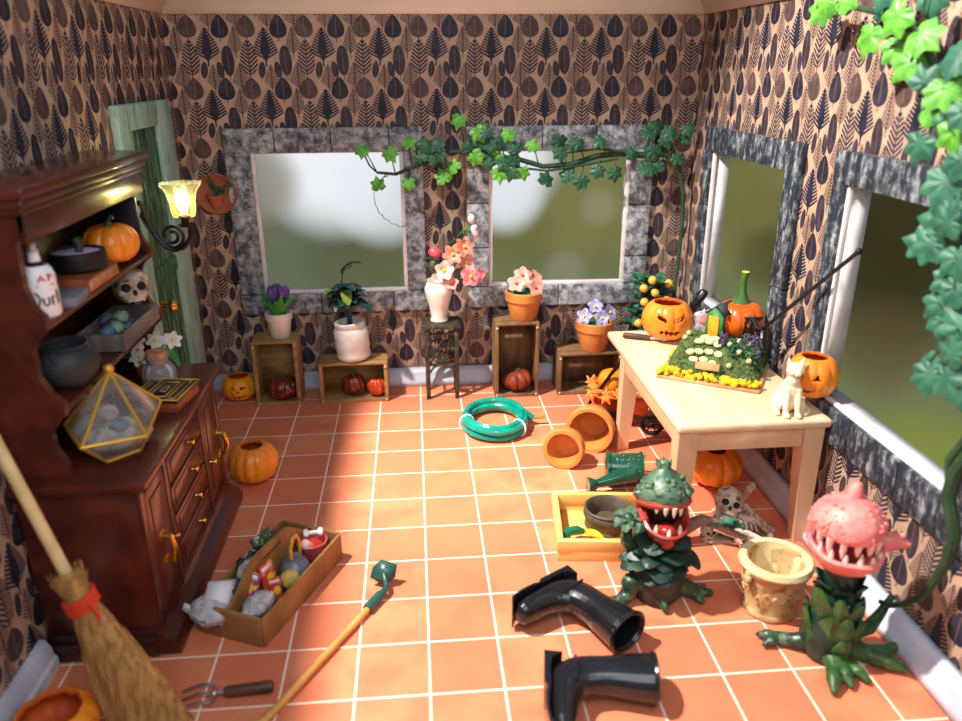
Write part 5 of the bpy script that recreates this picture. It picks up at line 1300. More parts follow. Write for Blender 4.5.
# ---------------------------------------------------------------- wagon under the table
WA = rad(-20)
t = thing('toy_wagon', 'red wagon with black pull handle and wheels loaded with gourds and straw', 'wagon', (4.92, -2.14, 0), WA)
bm = B()
x0, x1, y0, y1, z0, z1 = -.92, .92, -.46, .46, .40, .86
o8 = [(x0, y0), (x1, y0), (x1, y1), (x0, y1)]
def ringr(z, g): return [bm.verts.new((x + (g if x > 0 else -g), y + (g if y > 0 else -g), z)) for x, y in o8]
R_ = [ringr(z0, -.10), ringr(z1, .02), ringr(z1 + .03, .05), ringr(z1 + .03, .0), ringr(z1, -.03), ringr(z0 + .05, -.14)]
for a, b in zip(R_, R_[1:]):
    for q in range(4): bm.faces.new((a[q], a[(q + 1) % 4], b[(q + 1) % 4], b[q]))
bm.faces.new(list(reversed(R_[0]))); bm.faces.new(R_[-1]); bmesh.ops.recalc_face_normals(bm, faces=bm.faces)
obj('wagon_bed', bm, MT['wagon_red'], t, sharp=30)
for wx in (-.55, .45):
    for sy in (-1, 1):
        bm = B(); c = V((wx, sy * .50, .27)); tube(bm, [c + V((cos(2 * pi * q / 24), 0, sin(2 * pi * q / 24))) * .225 for q in range(24)], .045, 8, closed=True)
        for q in range(6): tube(bm, [c, c + V((cos(pi * q / 3), 0, sin(pi * q / 3))) * .2], .018, 5)
        ball(bm, c, .05); obj('wheel', bm, MT['black_metal'], t)
bm = B(); 
for wx in (-.55, .45): tube(bm, [(wx, -.5, .27), (wx, .5, .27)], .03, 6); tube(bm, [(wx - .12, 0, .40), (wx, 0, .27), (wx + .12, 0, .40)], .03, 6)
tube(bm, [(-.6, -.2, .38), (-.95, -.1, .2), (-.98, 0, .16), (-.95, .1, .2), (-.6, .2, .38)], .03, 6); obj('axle', bm, MT['black_metal'], t)
bm = B(); tube(bm, [(-.95, -.06, .14), (-1.12, -.12, .12), (-1.0, -.16, .5), (-.52, -.32, 1.35), (-.12, -.44, 2.02)], .042, 8)
tube(bm, [(-.22, -.46, 2.0), (-.02, -.42, 2.04)], .05, 8); obj('pull_handle', bm, MT['black_metal'], t)
def wl(x, y, z): 
    v = T3(4.92, -2.14, 0) @ Matrix.Rotation(WA, 4, 'Z') @ V((x, y, z)); return tuple(v)
pumpkin('pumpkin', 'round orange pumpkin with dark stalk riding in the red wagon', wl(-.52, .05, .72), .36, .58, 'orange', ribs=9, depth=.14, stalk=.08)
bm = B(); lathe(bm, [(0, -.26), (.16, -.2), (.24, 0), (.18, .16), (.10, .26), (.07, .4), (.05, .46), (0, .47)], 20); tag(obj('gourd', bm, MT['gourd'], loc=wl(-.02, .0, .98), rot=(rad(28), rad(-30), 0)), 'tan bottle gourd leaning in the red wagon', 'gourd')
bm = B(); ball(bm, (0, 0, 0), (.24, .2, .17)); tag(obj('gourd', bm, MT['gourd'], loc=wl(.28, -.10, .86)), 'round tan gourd lying in the straw of the red wagon', 'gourd')
bm = B()
for i in range(190):
    c = V((U(-.82, .78), U(-.38, .38), U(.62, .92))); a = U(0, 6.3); d = V((cos(a), sin(a), U(-.3, .5))) * U(.08, .17)
    tube(bm, [c - d, c + V((0, 0, .03)), c + d], .008, 4)
tag(obj('straw', bm, MT['white_petal'], loc=(4.92, -2.14, 0), rot=(0, 0, WA)), 'pale loose straw filling the red wagon', 'straw', kind='stuff')
IVY = [(0, 1.12), (9, .90), (26, .70), (33, .74), (50, .96), (60, .82), (76, .62), (86, .66), (104, .82), (120, .66), (150, .56), (172, .40), (180, .22)]
MAPLE = [(0, 1.2), (9, .72), (22, .42), (34, .6), (48, 1.12), (58, .7), (72, .40), (84, .52), (98, .95), (112, .5), (136, .42), (150, .6), (168, .3), (180, .15)]
def prof_at(d, P_):
    for (a0, r0), (a1, r1) in zip(P_, P_[1:]):
        if a0 <= d <= a1: return r0 + (r1 - r0) * (d - a0) / (a1 - a0)
    return P_[-1][1]
def lobed(bm, c, r, nrm, up, lobes=5, cup=.15, depth=.32, th=.012, mi=0, spiky=False):
    """a lobed leaf (ivy / maple) as a thin closed shell; up points to the tip"""
    nrm = V(nrm).normalized(); up = V(up); up = (up - nrm * up.dot(nrm)).normalized(); x = up.cross(nrm).normalized(); c = V(c)
    N = 48; top = []; bot = []
    ct = bm.verts.new(c + nrm * th); cb = bm.verts.new(c - nrm * th)
    mid_t = []; mid_b = []
    for i in range(N):
        a = 2 * pi * i / N
        rr = r * prof_at(math.degrees(min(a, 2 * pi - a)), MAPLE if spiky else IVY)
        d = up * cos(a) + x * sin(a)
        q = c + d * rr - nrm * (cup * rr * rr / r * 1.0)
        h_ = c + d * rr * .5 + nrm * (.035 * r * cos(7.2 * a) - cup * rr * .12)
        top.append(bm.verts.new(q + nrm * th * .3)); bot.append(bm.verts.new(q - nrm * th * .3)); mid_t.append(bm.verts.new(h_ + nrm * th)); mid_b.append(bm.verts.new(h_ - nrm * th))
    for i in range(N):
        j = (i + 1) % N
        for f in ((ct, mid_t[i], mid_t[j]), (mid_t[i], top[i], top[j], mid_t[j]), (top[i], bot[i], bot[j], top[j]), (bot[i], mid_b[i], mid_b[j], bot[j]), (mid_b[i], cb, mid_b[j])): bm.faces.new(f).material_index = mi
for i, (c, r_) in enumerate([((-.92, -.46, .92), .26), ((-.62, -.52, .86), .24), ((-1.0, -.18, 1.0), .24), ((-.36, -.5, .9), .18)]):
    bm = B(); lobed(bm, (0, 0, 0), r_ * .95, (-.3, -1, .6), (.5, -.2, -.5 + i * .4), 5, .2, .5, spiky=True); bmesh.ops.recalc_face_normals(bm, faces=bm.faces)
    tag(obj('maple_leaf', bm, MT['maple'], loc=wl(*c), sharp=None), 'orange maple leaf draped over the rim of the red wagon', 'leaf', 'maple leaves on the wagon rim')

# ---------------------------------------------------------------- snapping plants
def teeth(parent, c, rx, ry, z, L_, n, a0, a1, down, r_=.035, mat='tooth'):
    bm = B()
    for i in range(n):
        a = rad(a0 + (a1 - a0) * i / (n - 1)); p0 = V((c[0] + cos(a) * rx, c[1] + sin(a) * ry, z)); l = L_ * U(.7, 1.25)
        tube(bm, [p0 + V((0, 0, .03 * (1 if down else -1))), p0 + V((0, 0, l * .5 * (-1 if down else 1))), p0 + V((0, 0, l * (-1 if down else 1)))], [r_, r_ * .8, r_ * .15], 7)
    return obj('teeth', bm, MT[mat], parent)

random.seed(21)
g = thing('snapping_plant', 'dark green snapping plant creature with red mouth, in front of the yellow planter', 'plant creature', (3.60, -8.22, 0), rad(-4))
bm = B()
lathe(bm, [(0, 0), (.34, 0), (.40, .1), (.42, .3), (.46, .52), (.40, .62), (0, .62)], 30, wob=lambda a, z: 1 + .04 * sin(3 * a)); obj('planter', bm, MT['dark_bark'], g, disp=(.06, .2))
bm = B()
tube(bm, [(0, 0, .5), (.02, .02, .85), (.02, .03, 1.2), (.02, .12, 1.5)], [.34, .26, .17, .16], 14)
obj('neck', bm, MT['green_skin'], g, disp=(.05, .15))
bm = B()
for ringz, n_, rr, L_, dd in ((.62, 13, .34, .42, 1.5), (.80, 12, .28, .40, 1.4), (.98, 10, .2, .34, 1.3), (.5, 9, .40, .28, 1.9)):
    for i in range(n_):
        a = 2 * pi * (i + U(-.4, .4)) / n_; blade(bm, (cos(a) * rr * .6, sin(a) * rr * .6, ringz + .1 + U(-.05, .05)), (cos(a), sin(a), U(.1, .6)), L_ * U(.85, 1.2), U(.34, .46), droop=dd * U(.8, 1.2), shape=1, cup=U(-.3, .15), th=.035)
obj('leaf_ruff', bm, MT['leafy_dark'], g)
bm = B()   # roots
for pts_, rs_ in (([(-.2, -.1, .3), (-.42, -.16, .34), (-.48, -.2, .14), (-.62, -.3, .08), (-.74, -.42, .06)], [.17, .16, .13, .10, .06]), ([(-.58, -.26, .09), (-.78, -.2, .06)], [.08, .04]), ([(-.58, -.26, .09), (-.62, -.5, .05)], [.08, .04]),
                  ([(.2, -.05, .28), (.42, -.06, .16), (.62, -.1, .10), (.82, -.12, .09)], [.18, .16, .12, .07]), ([(.55, -.1, .1), (.66, -.3, .06)], [.1, .05]), ([(.55, -.05, .1), (.8, .1, .06)], [.1, .05]), ([(0, -.3, .2), (.04, -.5, .08)], [.14, .06])):
    tube(bm, pts_, rs_, 10); ball(bm, pts_[-1], rs_[-1]); ball(bm, pts_[0], rs_[0])
ball(bm, (-.45, -.18, .34), (.15, .14, .14)); obj('roots', bm, MT['green_skin'], g, remesh=.028, disp=(.03, .12))
bm = B()   # raised arms ending in curled leaves
tube(bm, [(-.16, .0, .86), (-.40, .02, .82), (-.52, .0, .98), (-.53, -.03, 1.2), (-.52, -.06, 1.42)], [.13, .12, .10, .09, .09], 10); ball(bm, (-.52, -.06, 1.42), .1)
obj('arm', bm, MT['green_skin'], g, remesh=.024)
bm = B()
for i in range(6):
    a = 2 * pi * i / 6; blade(bm, (-.50, -.06, 1.40), (cos(a) * .7 - .15, sin(a) * .7 - .35, .55), .30, .2, droop=1.9, shape=1, cup=.2, th=.025)
obj('curled_leaves', bm, MT['green_head'], g)
bm = B(); tube(bm, [(.16, .05, 1.0), (.42, .02, 1.22), (.62, -.02, 1.36), (.80, -.04, 1.30), (1.05, -.06, 1.16), (1.30, -.1, 1.06)], [.12, .11, .09, .08, .06, .04], 10); obj('arm', bm, MT['pinkish_vine'], g)
bm = B()
for i in range(5): blade(bm, (.66 + i * .09, -.06, 1.28 - i * .02), (U(.2, .6), U(-.4, .1), .5), .28, .16, droop=1.9, shape=1, cup=.25, th=.03)
obj('curled_leaves', bm, MT['leaf_teal'], g)
# head: hood, lips, tongue
hm = T3(.0, .02, 1.76) @ R3(-14, 0, 4) @ Matrix.Diagonal((.77, .80, .84, 1))
bm = B(); lathe(bm, [(.30, -.05), (.50, -.04), (.53, .03), (.50, .14), (.42, .28), (.30, .40), (.16, .49), (.12, .56), (.13, .62), (.09, .66), (0, .66)], 36, mtx=hm, wob=lambda a, z: 1 + .03 * sin(4 * a + 1) + .02 * sin(9 * a))
for i in range(40):
    a = U(0, 6.28); zz = U(.05, .38); rr = .52 - .55 * max(0, zz - .08) ; ball(bm, hm @ V((cos(a) * rr, sin(a) * rr, zz)), U(.03, .05), seg=8, ring=6)
for i in range(5): a = 2 * pi * i / 5; tube(bm, [hm @ V((cos(a) * .10, sin(a) * .1, .55)), hm @ V((cos(a) * .15, sin(a) * .15, .68))], [.05, .012], 6)
for s in (-1, 1): tube(bm, [hm @ V((s * .42, -.0, .06)), hm @ V((s * .60, -.02, .08))], [.14, .04], 8)
bmesh.ops.recalc_face_normals(bm, faces=bm.faces)
head = obj('hood', bm, MT['green_head'], g)
bm = B(); tube(bm, [hm @ V((cos(2 * pi * q / 28) * .46, sin(2 * pi * q / 28) * .44, -.06)) for q in range(28)], .065, 8, closed=True); obj('upper_lip', bm, MT['lip_red'], g)
bm = B(); lathe(bm, [(0, .06), (.29, .04), (.31, -.1), (.27, -.3), (0, -.42)], 24, c=(0, .10, 1.66)); obj('mouth_cavity', bm, MT['mouth_dark'], g)
jm = T3(.0, -.14, 1.28) @ R3(22, 0, 0) @ Matrix.Diagonal((.86, .9, .95, 1))
bm = B(); lathe(bm, [(0, -.22), (.14, -.2), (.27, -.08), (.36, .12), (.40, .24), (.36, .26), (.30, .12), (.2, -.02), (0, -.08)], 28, mtx=jm @ Matrix.Diagonal((1, .95, 1, 1))); obj('lower_jaw', bm, MT['lip_red'], g)
bm = B(); ball(bm, jm @ V((0, -.10, .08)), (.17, .22, .12), rot=(-.5, 0, 0)); ball(bm, jm @ V((0, -.28, .05)), (.11, .08, .14)); obj('tongue', bm, MT['tongue'], g)
bm = B()
for s in (-1, 1):
    bm = B(); tube(bm, [hm @ V((s * .44, .08, -.08)), V((s * .33, .06, 1.52)), jm @ V((s * .36, .0, .2))], [.08, .07, .07], 8); obj('mouth_corner', bm, MT['lip_red'], g)
teeth(g, (0, -.02), .29, .37, 1.76, .13, 4, 232, 308, True, .036); teeth(g, (0, -.18), .25, .27, 1.38, .13, 3, 225, 315, False, .036)

# pink mouthed plant
random.seed(5)
g = thing('snapping_plant', 'green leafy plant creature with wide pink mouth beside the right skirting board', 'plant creature', (5.62, -9.75, 0), rad(-18))
bm = B()
tube(bm, [(0, .0, .06), (-.05, 0, .3), (-.02, 0, .6), (.05, 0, .9), (.02, 0, 1.25), (-.04, -.02, 1.55)], [.30, .36, .32, .25, .21, .22], 16); ball(bm, (0, 0, .14), (.34, .34, .16))
obj('body', bm, MT['leafy_dark'], g, disp=(.05, .2))
bm = B()
for ringz, n_, rr, L_ in ((.30, 9, .24, .55), (.55, 8, .20, .55), (.08, 8, .28, .42)):
    for i in range(n_):
        a = 2 * pi * (i + U(-.35, .35)) / n_; blade(bm, (cos(a) * rr, sin(a) * rr, ringz - .06 + U(-.09, .09)), (cos(a) * .6, sin(a) * .6, 1.0), L_ * U(.95, 1.35), U(.28, .42), droop=U(.55, .95), up=(cos(a), sin(a), .1), shape=1, cup=-.25, th=.03)
obj('leaf_sheath', bm, MT['leafy'], g)
bm = B()
for i in range(16):
    a = 2 * pi * i / 8 + .3; z = .78 + .22 * (i // 8); blade(bm, (cos(a) * .14, sin(a) * .14, z), (cos(a) * .7, sin(a) * .7, .8), .36, .26, droop=.3, up=(cos(a), sin(a), .2), shape=1, cup=-.2, th=.025)
obj('neck_leaves', bm, MT['leafy_dark'], g)
def toe_foot(pts_, rs_, toes, name='root_foot', mat='leafy'):
    bm = B(); tube(bm, pts_, rs_, 10); ball(bm, pts_[0], rs_[0]); ball(bm, pts_[-1], rs_[-1])
    for t0, t1, r_ in toes: tube(bm, [t0, V(t0).lerp(V(t1), .6) + V((0, 0, .03)), t1], [r_, r_ * 1.05, r_ * .5], 9); ball(bm, t0, r_); ball(bm, t1, r_ * .55)
    return obj(name, bm, MT[mat], g, remesh=.026)
toe_foot([(-.2, 0, .2), (-.45, .02, .13), (-.66, .06, .10)], [.16, .11, .10], [((-.66, .06, .10), (-.92, .10, .08), .08), ((-.64, .04, .1), (-.86, -.10, .07), .07)], mat='green_skin')
toe_foot([(.0, -.25, .16), (.02, -.42, .13)], [.15, .12], [((.0, -.40, .12), (-.06, -.82, .08), .10), ((.12, -.38, .12), (.18, -.66, .08), .085), ((.22, -.3, .12), (.42, -.52, .07), .08)])
toe_foot([(.2, .0, .2), (.5, -.02, .13), (.8, .12, .12)], [.17, .13, .10], [((.5, -.05, .12), (.92, -.2, .10), .12), ((.75, .12, .12), (1.0, .25, .08), .08)])
bm = B(); tube(bm, [(.15, .05, .55), (.35, .08, .42), (.55, .22, .38), (.72, .40, .52), (.86, .50, .78)], [.14, .13, .10, .07, .04], 10); obj('side_tendril', bm, MT['leafy'], g)
hm = T3(-.06, -.08, 2.12) @ R3(-4, 0, 0)
bm = B(); lathe(bm, [(.28, -.02), (.44, -.02), (.47, .05), (.45, .18), (.36, .32), (.2, .42), (0, .46)], 32, mtx=hm, wob=lambda a, z: 1 + .04 * sin(3 * a))
for i in range(120):
    a = U(0, 6.28); zz = U(.03, .40); rr = .47 * math.sqrt(max(.05, 1 - (zz / .47) ** 2)); ball(bm, hm @ V((cos(a) * rr, sin(a) * rr, zz)), U(.018, .032), seg=6, ring=5)
tube(bm, [hm @ V((.02, .06, .38)), hm @ V((.04, .06, .56)), hm @ V((.06, .05, .64))], [.12, .09, .04], 10)
obj('upper_jaw', bm, MT['pink_skin'], g)
jm = T3(-.04, -.08, 1.69) @ R3(6, 0, 0)
bm = B(); lathe(bm, [(0, -.16), (.2, -.14), (.36, -.04), (.46, .12), (.48, .2), (.43, .22), (.34, .1), (.2, .0), (0, -.03)], 32, mtx=jm, wob=lambda a, z: 1 + .03 * sin(5 * a)); obj('lower_jaw', bm, MT['pink_skin'], g)
bm = B(); lathe(bm, [(0, .42), (.30, .42), (.34, .2), (.30, .0), (0, .0)], 24, c=(-.02, .08, 1.70)); obj('throat', bm, MT['throat_red'], g)
bm = B()
tube(bm, [(.34, .1, 2.1), (.37, .12, 1.95), (.36, .1, 1.80)], [.10, .09, .09], 8); tube(bm, [(-.40, .1, 2.1), (-.43, .12, 1.95), (-.42, .1, 1.80)], [.10, .09, .09], 8); obj('cheek', bm, MT['pink_skin'], g)
bm = B(); tube(bm, [(.38, .05, 1.86), (.58, .05, 1.96), (.74, .02, 1.92)], [.13, .12, .05], 9); tube(bm, [(.5, .04, 1.92), (.66, .0, 2.08)], [.08, .03], 8); obj('side_fin', bm, MT['pink_skin'], g)
teeth(g, (-.06, -.12), .38, .36, 2.10, .19, 6, 200, 330, True, .05, 'pale_tooth'); teeth(g, (-.04, -.14), .40, .36, 1.86, .12, 6, 205, 335, False, .04, 'pale_tooth')

# ---------------------------------------------------------------- skeleton under the table
random.seed(3)
g = thing('skeleton_figure', 'small bone skeleton crouched over two tiny skulls under the pine table', 'skeleton figurine', (5.36, -6.72, 0), rad(-4))
skull(g, (-.06, -.06, .66), .30, R3(-30, 14, -14))
bm = B()
def bone(bm, a, b, r_):
    a, b = V(a), V(b); d = (b - a).normalized(); x, y, _ = frame_of(d)
    tube(bm, [a, a.lerp(b, .5), b], [r_ * 1.0, r_ * .75, r_ * 1.0], 8)
    for q in (a, b):
        for s in (-1, 1): ball(bm, q + x * s * r_ * .8, r_ * 1.15, seg=10, ring=8)
for a, b, r_ in (((.14, .05, .62), (.30, -.02, .92), .05), ((.22, .08, .60), (.38, .04, .94), .045), ((.30, .0, .52), (.62, .0, .22), .055), ((.62, .02, .20), (.80, -.04, .10), .05), ((.36, -.12, .42), (.70, -.18, .10), .055), ((-.20, .05, .42), (-.34, -.1, .2), .05)):
    bm = B(); bone(bm, a, b, r_); obj('limb_bone', bm, MT['bone'], g)
bm = B(); ball(bm, (.12, -.02, .26), (.26, .2, .2)); ball(bm, (.0, .0, .14), (.36, .24, .14)); ball(bm, (-.18, -.08, .34), (.12, .12, .1)); ball(bm, (.2, -.14, .26), (.16, .14, .14))
obj('rib_cage', bm, MT['bone'], g, remesh=.02)
bm = B()
for i in range(4): a = i * .09; tube(bm, [(.06 + a, -.24 + i * .02, .46 - i * .03), (.12 + a, -.30 + i * .02, .43 - i * .03), (.14 + a, -.30, .34 - i * .03), (.13 + a, -.26, .27 - i * .03)], [.03, .028, .026, .018], 7)
tube(bm, [(.0, -.22, .40), (-.04, -.28, .36), (.0, -.32, .3)], [.03, .026, .018], 7); ball(bm, (.22, -.20, .44), (.14, .07, .07), rot=(0, .4, 0)); obj('hand', bm, MT['bone'], g)
skull(g, (-.40, -.20, .16), .15, R3(-22, 0, 10), name='small_skull'); skull(g, (.12, -.46, .17), .16, R3(-22, 0, 16), name='small_skull')
bm = B(); tube(bm, [(-.36, -.36, .34), (-.1, -.42, .27), (.16, -.50, .20)], [.04, .045, .045], 8); tube(bm, [(-.1, -.36, .33), (.2, -.42, .28), (.55, -.52, .16)], [.06, .06, .03], 8); obj('shin_bone', bm, MT['pale_bone'], g)
bm = B(); box(bm, (-.5, -.3, 0), (.7, .25, .05), bev=.02); obj('plinth', bm, MT['bone'], g)

# ---------------------------------------------------------------- vines
random.seed(9)
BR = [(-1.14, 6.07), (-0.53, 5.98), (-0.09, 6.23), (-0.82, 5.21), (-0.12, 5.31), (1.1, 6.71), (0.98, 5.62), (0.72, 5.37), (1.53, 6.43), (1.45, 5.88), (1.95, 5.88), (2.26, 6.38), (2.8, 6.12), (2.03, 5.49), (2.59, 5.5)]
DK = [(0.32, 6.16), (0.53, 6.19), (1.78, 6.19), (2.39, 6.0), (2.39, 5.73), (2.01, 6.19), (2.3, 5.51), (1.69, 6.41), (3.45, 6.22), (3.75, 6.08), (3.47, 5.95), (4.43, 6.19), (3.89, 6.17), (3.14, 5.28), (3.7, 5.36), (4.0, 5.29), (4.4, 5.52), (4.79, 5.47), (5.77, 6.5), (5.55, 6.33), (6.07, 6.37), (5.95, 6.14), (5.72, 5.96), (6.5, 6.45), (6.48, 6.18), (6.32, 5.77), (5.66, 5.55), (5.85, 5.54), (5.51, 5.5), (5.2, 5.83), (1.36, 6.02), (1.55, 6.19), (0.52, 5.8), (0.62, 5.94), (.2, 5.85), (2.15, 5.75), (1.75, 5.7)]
g = thing('ivy_vine', 'ivy vine running across the top of both grey windows and down the room corner', 'vine', (0, 0, 0))
def stem_near(x, pts):
    for a, b in zip(pts, pts[1:]):
        lo, hi = sorted((a[0], b[0]))
        if lo <= x <= hi and hi > lo: return a.lerp(b, (x - a[0]) / (b[0] - a[0]))
    return min(pts, key=lambda p_: abs(p_[0] - x))
main = [V(q) for q in ((-.84, .48, 5.52), (-.4, .52, 5.47), (-.06, .55, 5.6), (.45, .55, 5.80), (.89, .55, 5.95), (1.6, .52, 5.98), (2.1, .5, 5.84), (2.55, .5, 5.76), (3.1, .5, 5.6), (3.76, .5, 5.63), (4.4, .52, 5.82), (4.97, .55, 5.87), (5.6, .55, 5.82), (6.08, .5, 5.84), (6.42, .45, 5.45), (6.55, .42, 4.97), (6.6, .42, 4.2), (6.58, .4, 3.4), (6.55, .4, 2.4), (6.5, .38, 1.3))]
bm = B(); tube(bm, main, [.03, .04, .045, .05, .05, .055, .06, .06, .06, .065, .07, .07, .08, .07, .06, .055, .05, .05, .045, .04], 8)
tube(bm, [(-.84, .48, 5.52), (-1.0, .46, 5.68), (-1.12, .45, 5.95)], .022, 6)
tube(bm, [(6.4, .5, 5.6), (6.2, .45, 6.0), (5.9, .45, 6.4)], [.05, .04, .025], 6); tube(bm, [(5.3, .5, 5.86), (4.4, .45, 6.0), (3.6, .48, 5.9)], [.04, .035, .02], 6)
tube(bm, [(4.9, .5, 5.75), (4.0, .42, 5.62), (3.2, .45, 5.5), (2.4, .45, 5.6), (1.6, .45, 5.95)], .03, 6)
up_ = main[:14]
for (x, z) in BR + DK:
    s_ = stem_near(x + U(.05, .25), up_); tube(bm, [s_, V(((x + s_.x) / 2, .42, (z + s_.z) / 2 + .05)), V((x, .4, z))], [.018, .013, .011], 5)
obj('stem', bm, MT['vine_stem'], g)
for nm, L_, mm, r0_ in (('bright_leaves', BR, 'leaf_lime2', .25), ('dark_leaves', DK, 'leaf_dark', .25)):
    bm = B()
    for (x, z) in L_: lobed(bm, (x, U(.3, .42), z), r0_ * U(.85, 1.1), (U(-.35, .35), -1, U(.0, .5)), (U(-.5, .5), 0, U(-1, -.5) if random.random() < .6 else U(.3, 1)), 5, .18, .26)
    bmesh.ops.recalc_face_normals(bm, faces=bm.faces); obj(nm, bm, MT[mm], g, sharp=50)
bm = B(); pts = []
for i in range(60):
    t_ = i / 59; a = pi * (.5 + t_ * 1.0); pts.append(V((-.55 + cos(a) * .55 + (.35 * t_), .44 + .02 * sin(i * 1.1), 4.9 + sin(a) * .55 - .12 * t_ + .02 * cos(i * 1.1))))
tube(bm, [V((-.84, .48, 5.52))] + pts, .009, 4); obj('tendril', bm, MT['leaf_teal'], g)

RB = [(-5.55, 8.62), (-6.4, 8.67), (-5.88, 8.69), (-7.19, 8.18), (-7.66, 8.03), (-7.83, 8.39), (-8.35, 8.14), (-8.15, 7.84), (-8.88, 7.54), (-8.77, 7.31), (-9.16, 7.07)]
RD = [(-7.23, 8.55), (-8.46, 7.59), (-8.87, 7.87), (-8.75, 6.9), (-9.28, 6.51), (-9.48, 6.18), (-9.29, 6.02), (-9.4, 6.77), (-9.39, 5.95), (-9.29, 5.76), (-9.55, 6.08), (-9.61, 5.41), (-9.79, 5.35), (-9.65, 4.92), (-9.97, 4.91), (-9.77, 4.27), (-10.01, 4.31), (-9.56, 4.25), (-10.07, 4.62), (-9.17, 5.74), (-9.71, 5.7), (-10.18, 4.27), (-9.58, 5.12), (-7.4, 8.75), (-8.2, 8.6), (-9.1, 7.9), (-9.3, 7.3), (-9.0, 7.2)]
g = thing('ivy_vine', 'thick ivy vine trailing over the nearest deep window down to the pink mouthed plant', 'vine', (0, 0, 0))
main = [V(q) for q in ((6.42, -5.3, 8.75), (6.4, -6.2, 8.62), (6.4, -7.27, 8.43), (6.42, -8.14, 8.09), (6.45, -8.75, 7.4), (6.5, -9.31, 6.53), (6.5, -9.6, 5.6), (6.5, -9.9, 4.8), (6.48, -10.25, 4.2), (6.48, -10.5, 3.7), (6.42, -10.33, 3.2), (6.42, -10.30, 2.85), (6.46, -10.5, 2.45), (6.5, -10.45, 2.0), (6.52, -10.3, 1.6), (6.5, -10.18, 1.25), (6.44, -9.95, .95), (6.40, -9.78, .8), (6.38, -9.60, .72))]
bm = B(); tube(bm, main, [.03, .04, .045, .05, .055, .06, .065, .07, .08, .085, .085, .085, .08, .075, .06, .05, .045, .04, .035], 8)
tube(bm, [(6.5, -10.3, 5.2), (6.45, -10.42, 4.5), (6.45, -10.45, 3.9), (6.4, -10.2, 3.3), (6.42, -10.35, 2.7)], [.04, .05, .05, .05, .04], 8)
pp_ = main[:9]
for (y, z) in RB + RD:
    s_ = min(pp_, key=lambda q: (q.y - y) ** 2 + (q.z - z) ** 2); tube(bm, [s_, V((6.33, (y + s_.y) / 2, (z + s_.z) / 2 + .04)), V((6.28, y, z))], [.02, .015, .012], 5)
obj('stem', bm, MT['vine_stem'], g)
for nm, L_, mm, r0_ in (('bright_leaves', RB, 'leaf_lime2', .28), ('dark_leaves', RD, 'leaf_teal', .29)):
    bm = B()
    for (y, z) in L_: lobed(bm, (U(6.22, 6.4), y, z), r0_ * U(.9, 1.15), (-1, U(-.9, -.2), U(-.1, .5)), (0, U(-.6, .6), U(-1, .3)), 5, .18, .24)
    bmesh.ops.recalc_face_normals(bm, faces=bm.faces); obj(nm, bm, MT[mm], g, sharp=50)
# ---------------------------------------------------------------- camera, light, sky
cam = bpy.data.objects.new('camera', bpy.data.cameras.new('camera')); COL.objects.link(cam)
cam.data.lens = 762.24 / 962 * 36; cam.data.sensor_width = 36
cam.location = V((.0263, -17.925, 7.7806)) * S
cam.rotation_euler = (1.20522536, .00466488767, -.0863299)
cam.data.dof.use_dof = True; cam.data.dof.focus_distance = 15 * S; cam.data.dof.aperture_fstop = 28.5 / (1000 * .105 * S)
cam.data.clip_start = .02
scn.camera = cam
scn.view_settings.view_transform = 'Standard'; scn.view_settings.look = 'None'
scn.view_settings.exposure = 0; scn.view_settings.gamma = 1; scn.view_settings.use_curve_mapping = False

def light(name, kind, loc, energy, color, size, aim=None, size_y=None, spot=None):
    d = bpy.data.lights.new(name, kind); d.energy = energy; d.color = color
    if kind == 'AREA':
        d.size = size * S
        if size_y: d.shape = 'RECTANGLE'; d.size_y = size_y * S
    else: d.shadow_soft_size = size * S
    if spot: d.spot_size = rad(spot[0]); d.spot_blend = spot[1]
    o = bpy.data.objects.new(name, d); COL.objects.link(o); o.location = V(loc) * S
    if aim is not None: o.rotation_euler = (V(aim) - V(loc)).to_track_quat('-Z', 'Y').to_euler()
    return o
light('ceiling_spot', 'SPOT', (-8.6, -8.0, 20), 4100, (1, .93, .84), .45, (4.6, -7.4, 1), spot=(54, .4))
light('added_floor_pool', 'SPOT', (-8.6, -7.6, 20), 2100, (1, .90, .70), .45, (1.0, -3.9, 0), spot=(21, 1))  # added beside the main spot to lay a brighter pool on the floor
light('front_fill', 'AREA', (1, -17, 11), 75, (.96, .98, 1), 8, (0, 0, 5))  # added soft fill outside the open front, lifts surfaces facing the camera

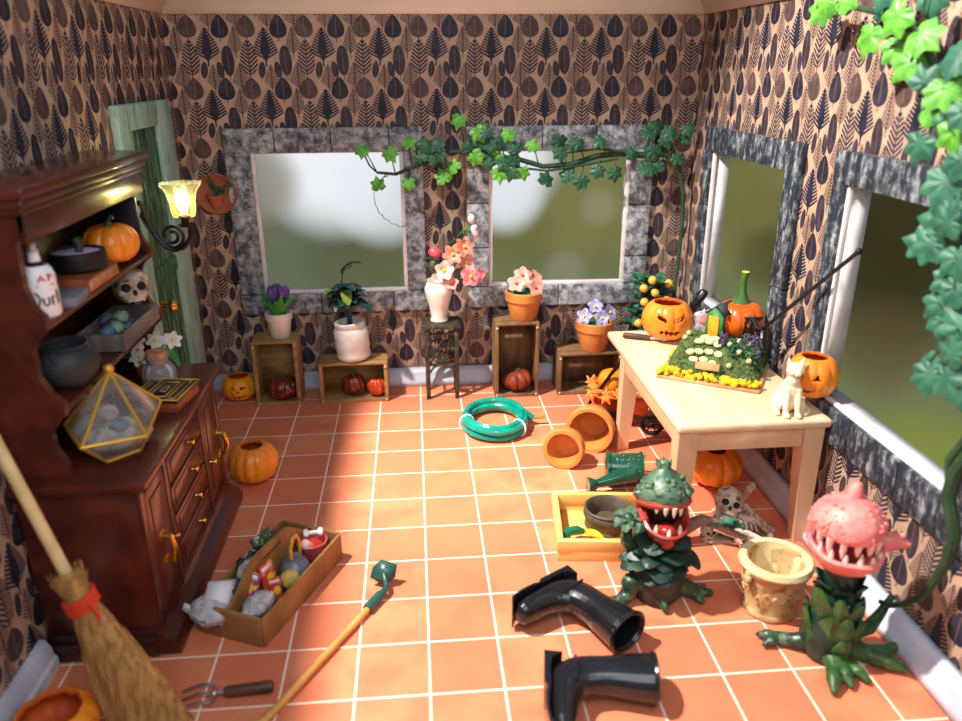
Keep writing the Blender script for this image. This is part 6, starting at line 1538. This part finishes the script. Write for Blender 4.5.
light('sconce_light', 'POINT', (-4.03, -4.1, 5.76), 20, (1, .88, .36), .12)
w = bpy.data.worlds.new('sky'); scn.world = w; w.use_nodes = True
k = NT(w.node_tree); bg = w.node_tree.nodes['Background']
tc = k.n('ShaderNodeTexCoord'); dirv = tc.outputs['Generated']
sp = k.n('ShaderNodeSeparateXYZ'); k.l(dirv, sp.inputs[0])
nz = k.n('ShaderNodeTexNoise'); nz.inputs['Scale'].default_value = 7; nz.inputs['Detail'].default_value = 2; k.l(dirv, nz.inputs['Vector'])
col = k.mix(k.ramp(nz.outputs[0], .35, .65), lin((92, 92, 54)), lin((122, 122, 76)))
col = k.mix(k.ramp(sp.outputs[2], -.26, -.20), lin((112, 118, 82)), col)
def blob(d, r0, r1, c, amt=1.0):
    global col
    dt = k.n('ShaderNodeVectorMath', operation='DOT_PRODUCT'); k.l(dirv, dt.inputs[0]); dt.inputs[1].default_value = V(d).normalized()
    f = k.math('MULTIPLY', k.ramp(dt.outputs['Value'], cos(r1), cos(r0)), amt)
    col = k.mix(f, col, lin(c))
blob((.549, .81, -.19), .02, .16, (48, 46, 24), .95)
blob((.53, .782, -.30), .0, .07, (92, 74, 50), .6)
blob((.548, .70, -.44), .03, .11, (132, 142, 66), .9)
blob((.232, .958, -.165), .005, .03, (150, 148, 124), .5)
blob((.19, .95, -.245), .005, .035, (146, 148, 128), .45)
blob((.40, .9, -.15), .01, .06, (112, 108, 62), .6)
blob((.43, .88, -.22), .01, .05, (70, 72, 38), .6)
blob((-.20, .97, -.20), .06, .14, (98, 104, 88), .8)
blob((-.07, .98, -.235), .04, .09, (88, 92, 68), .6)
blob((-.10, .99, -.10), .04, .115, (240, 242, 246))
blob((-.04, .99, -.145), .03, .08, (232, 236, 240), .8)
blob((-.19, .976, -.13), .015, .06, (142, 138, 126), .85)
blob((.10, .983, -.10), .03, .10, (236, 240, 246))
blob((.115, .983, -.15), .01, .06, (226, 230, 234), .9)
col = k.mix(k.ramp(sp.outputs[2], .0, .35), col, lin((120, 130, 152)))
k.l(col, bg.inputs[0]); bg.inputs[1].default_value = 1.0
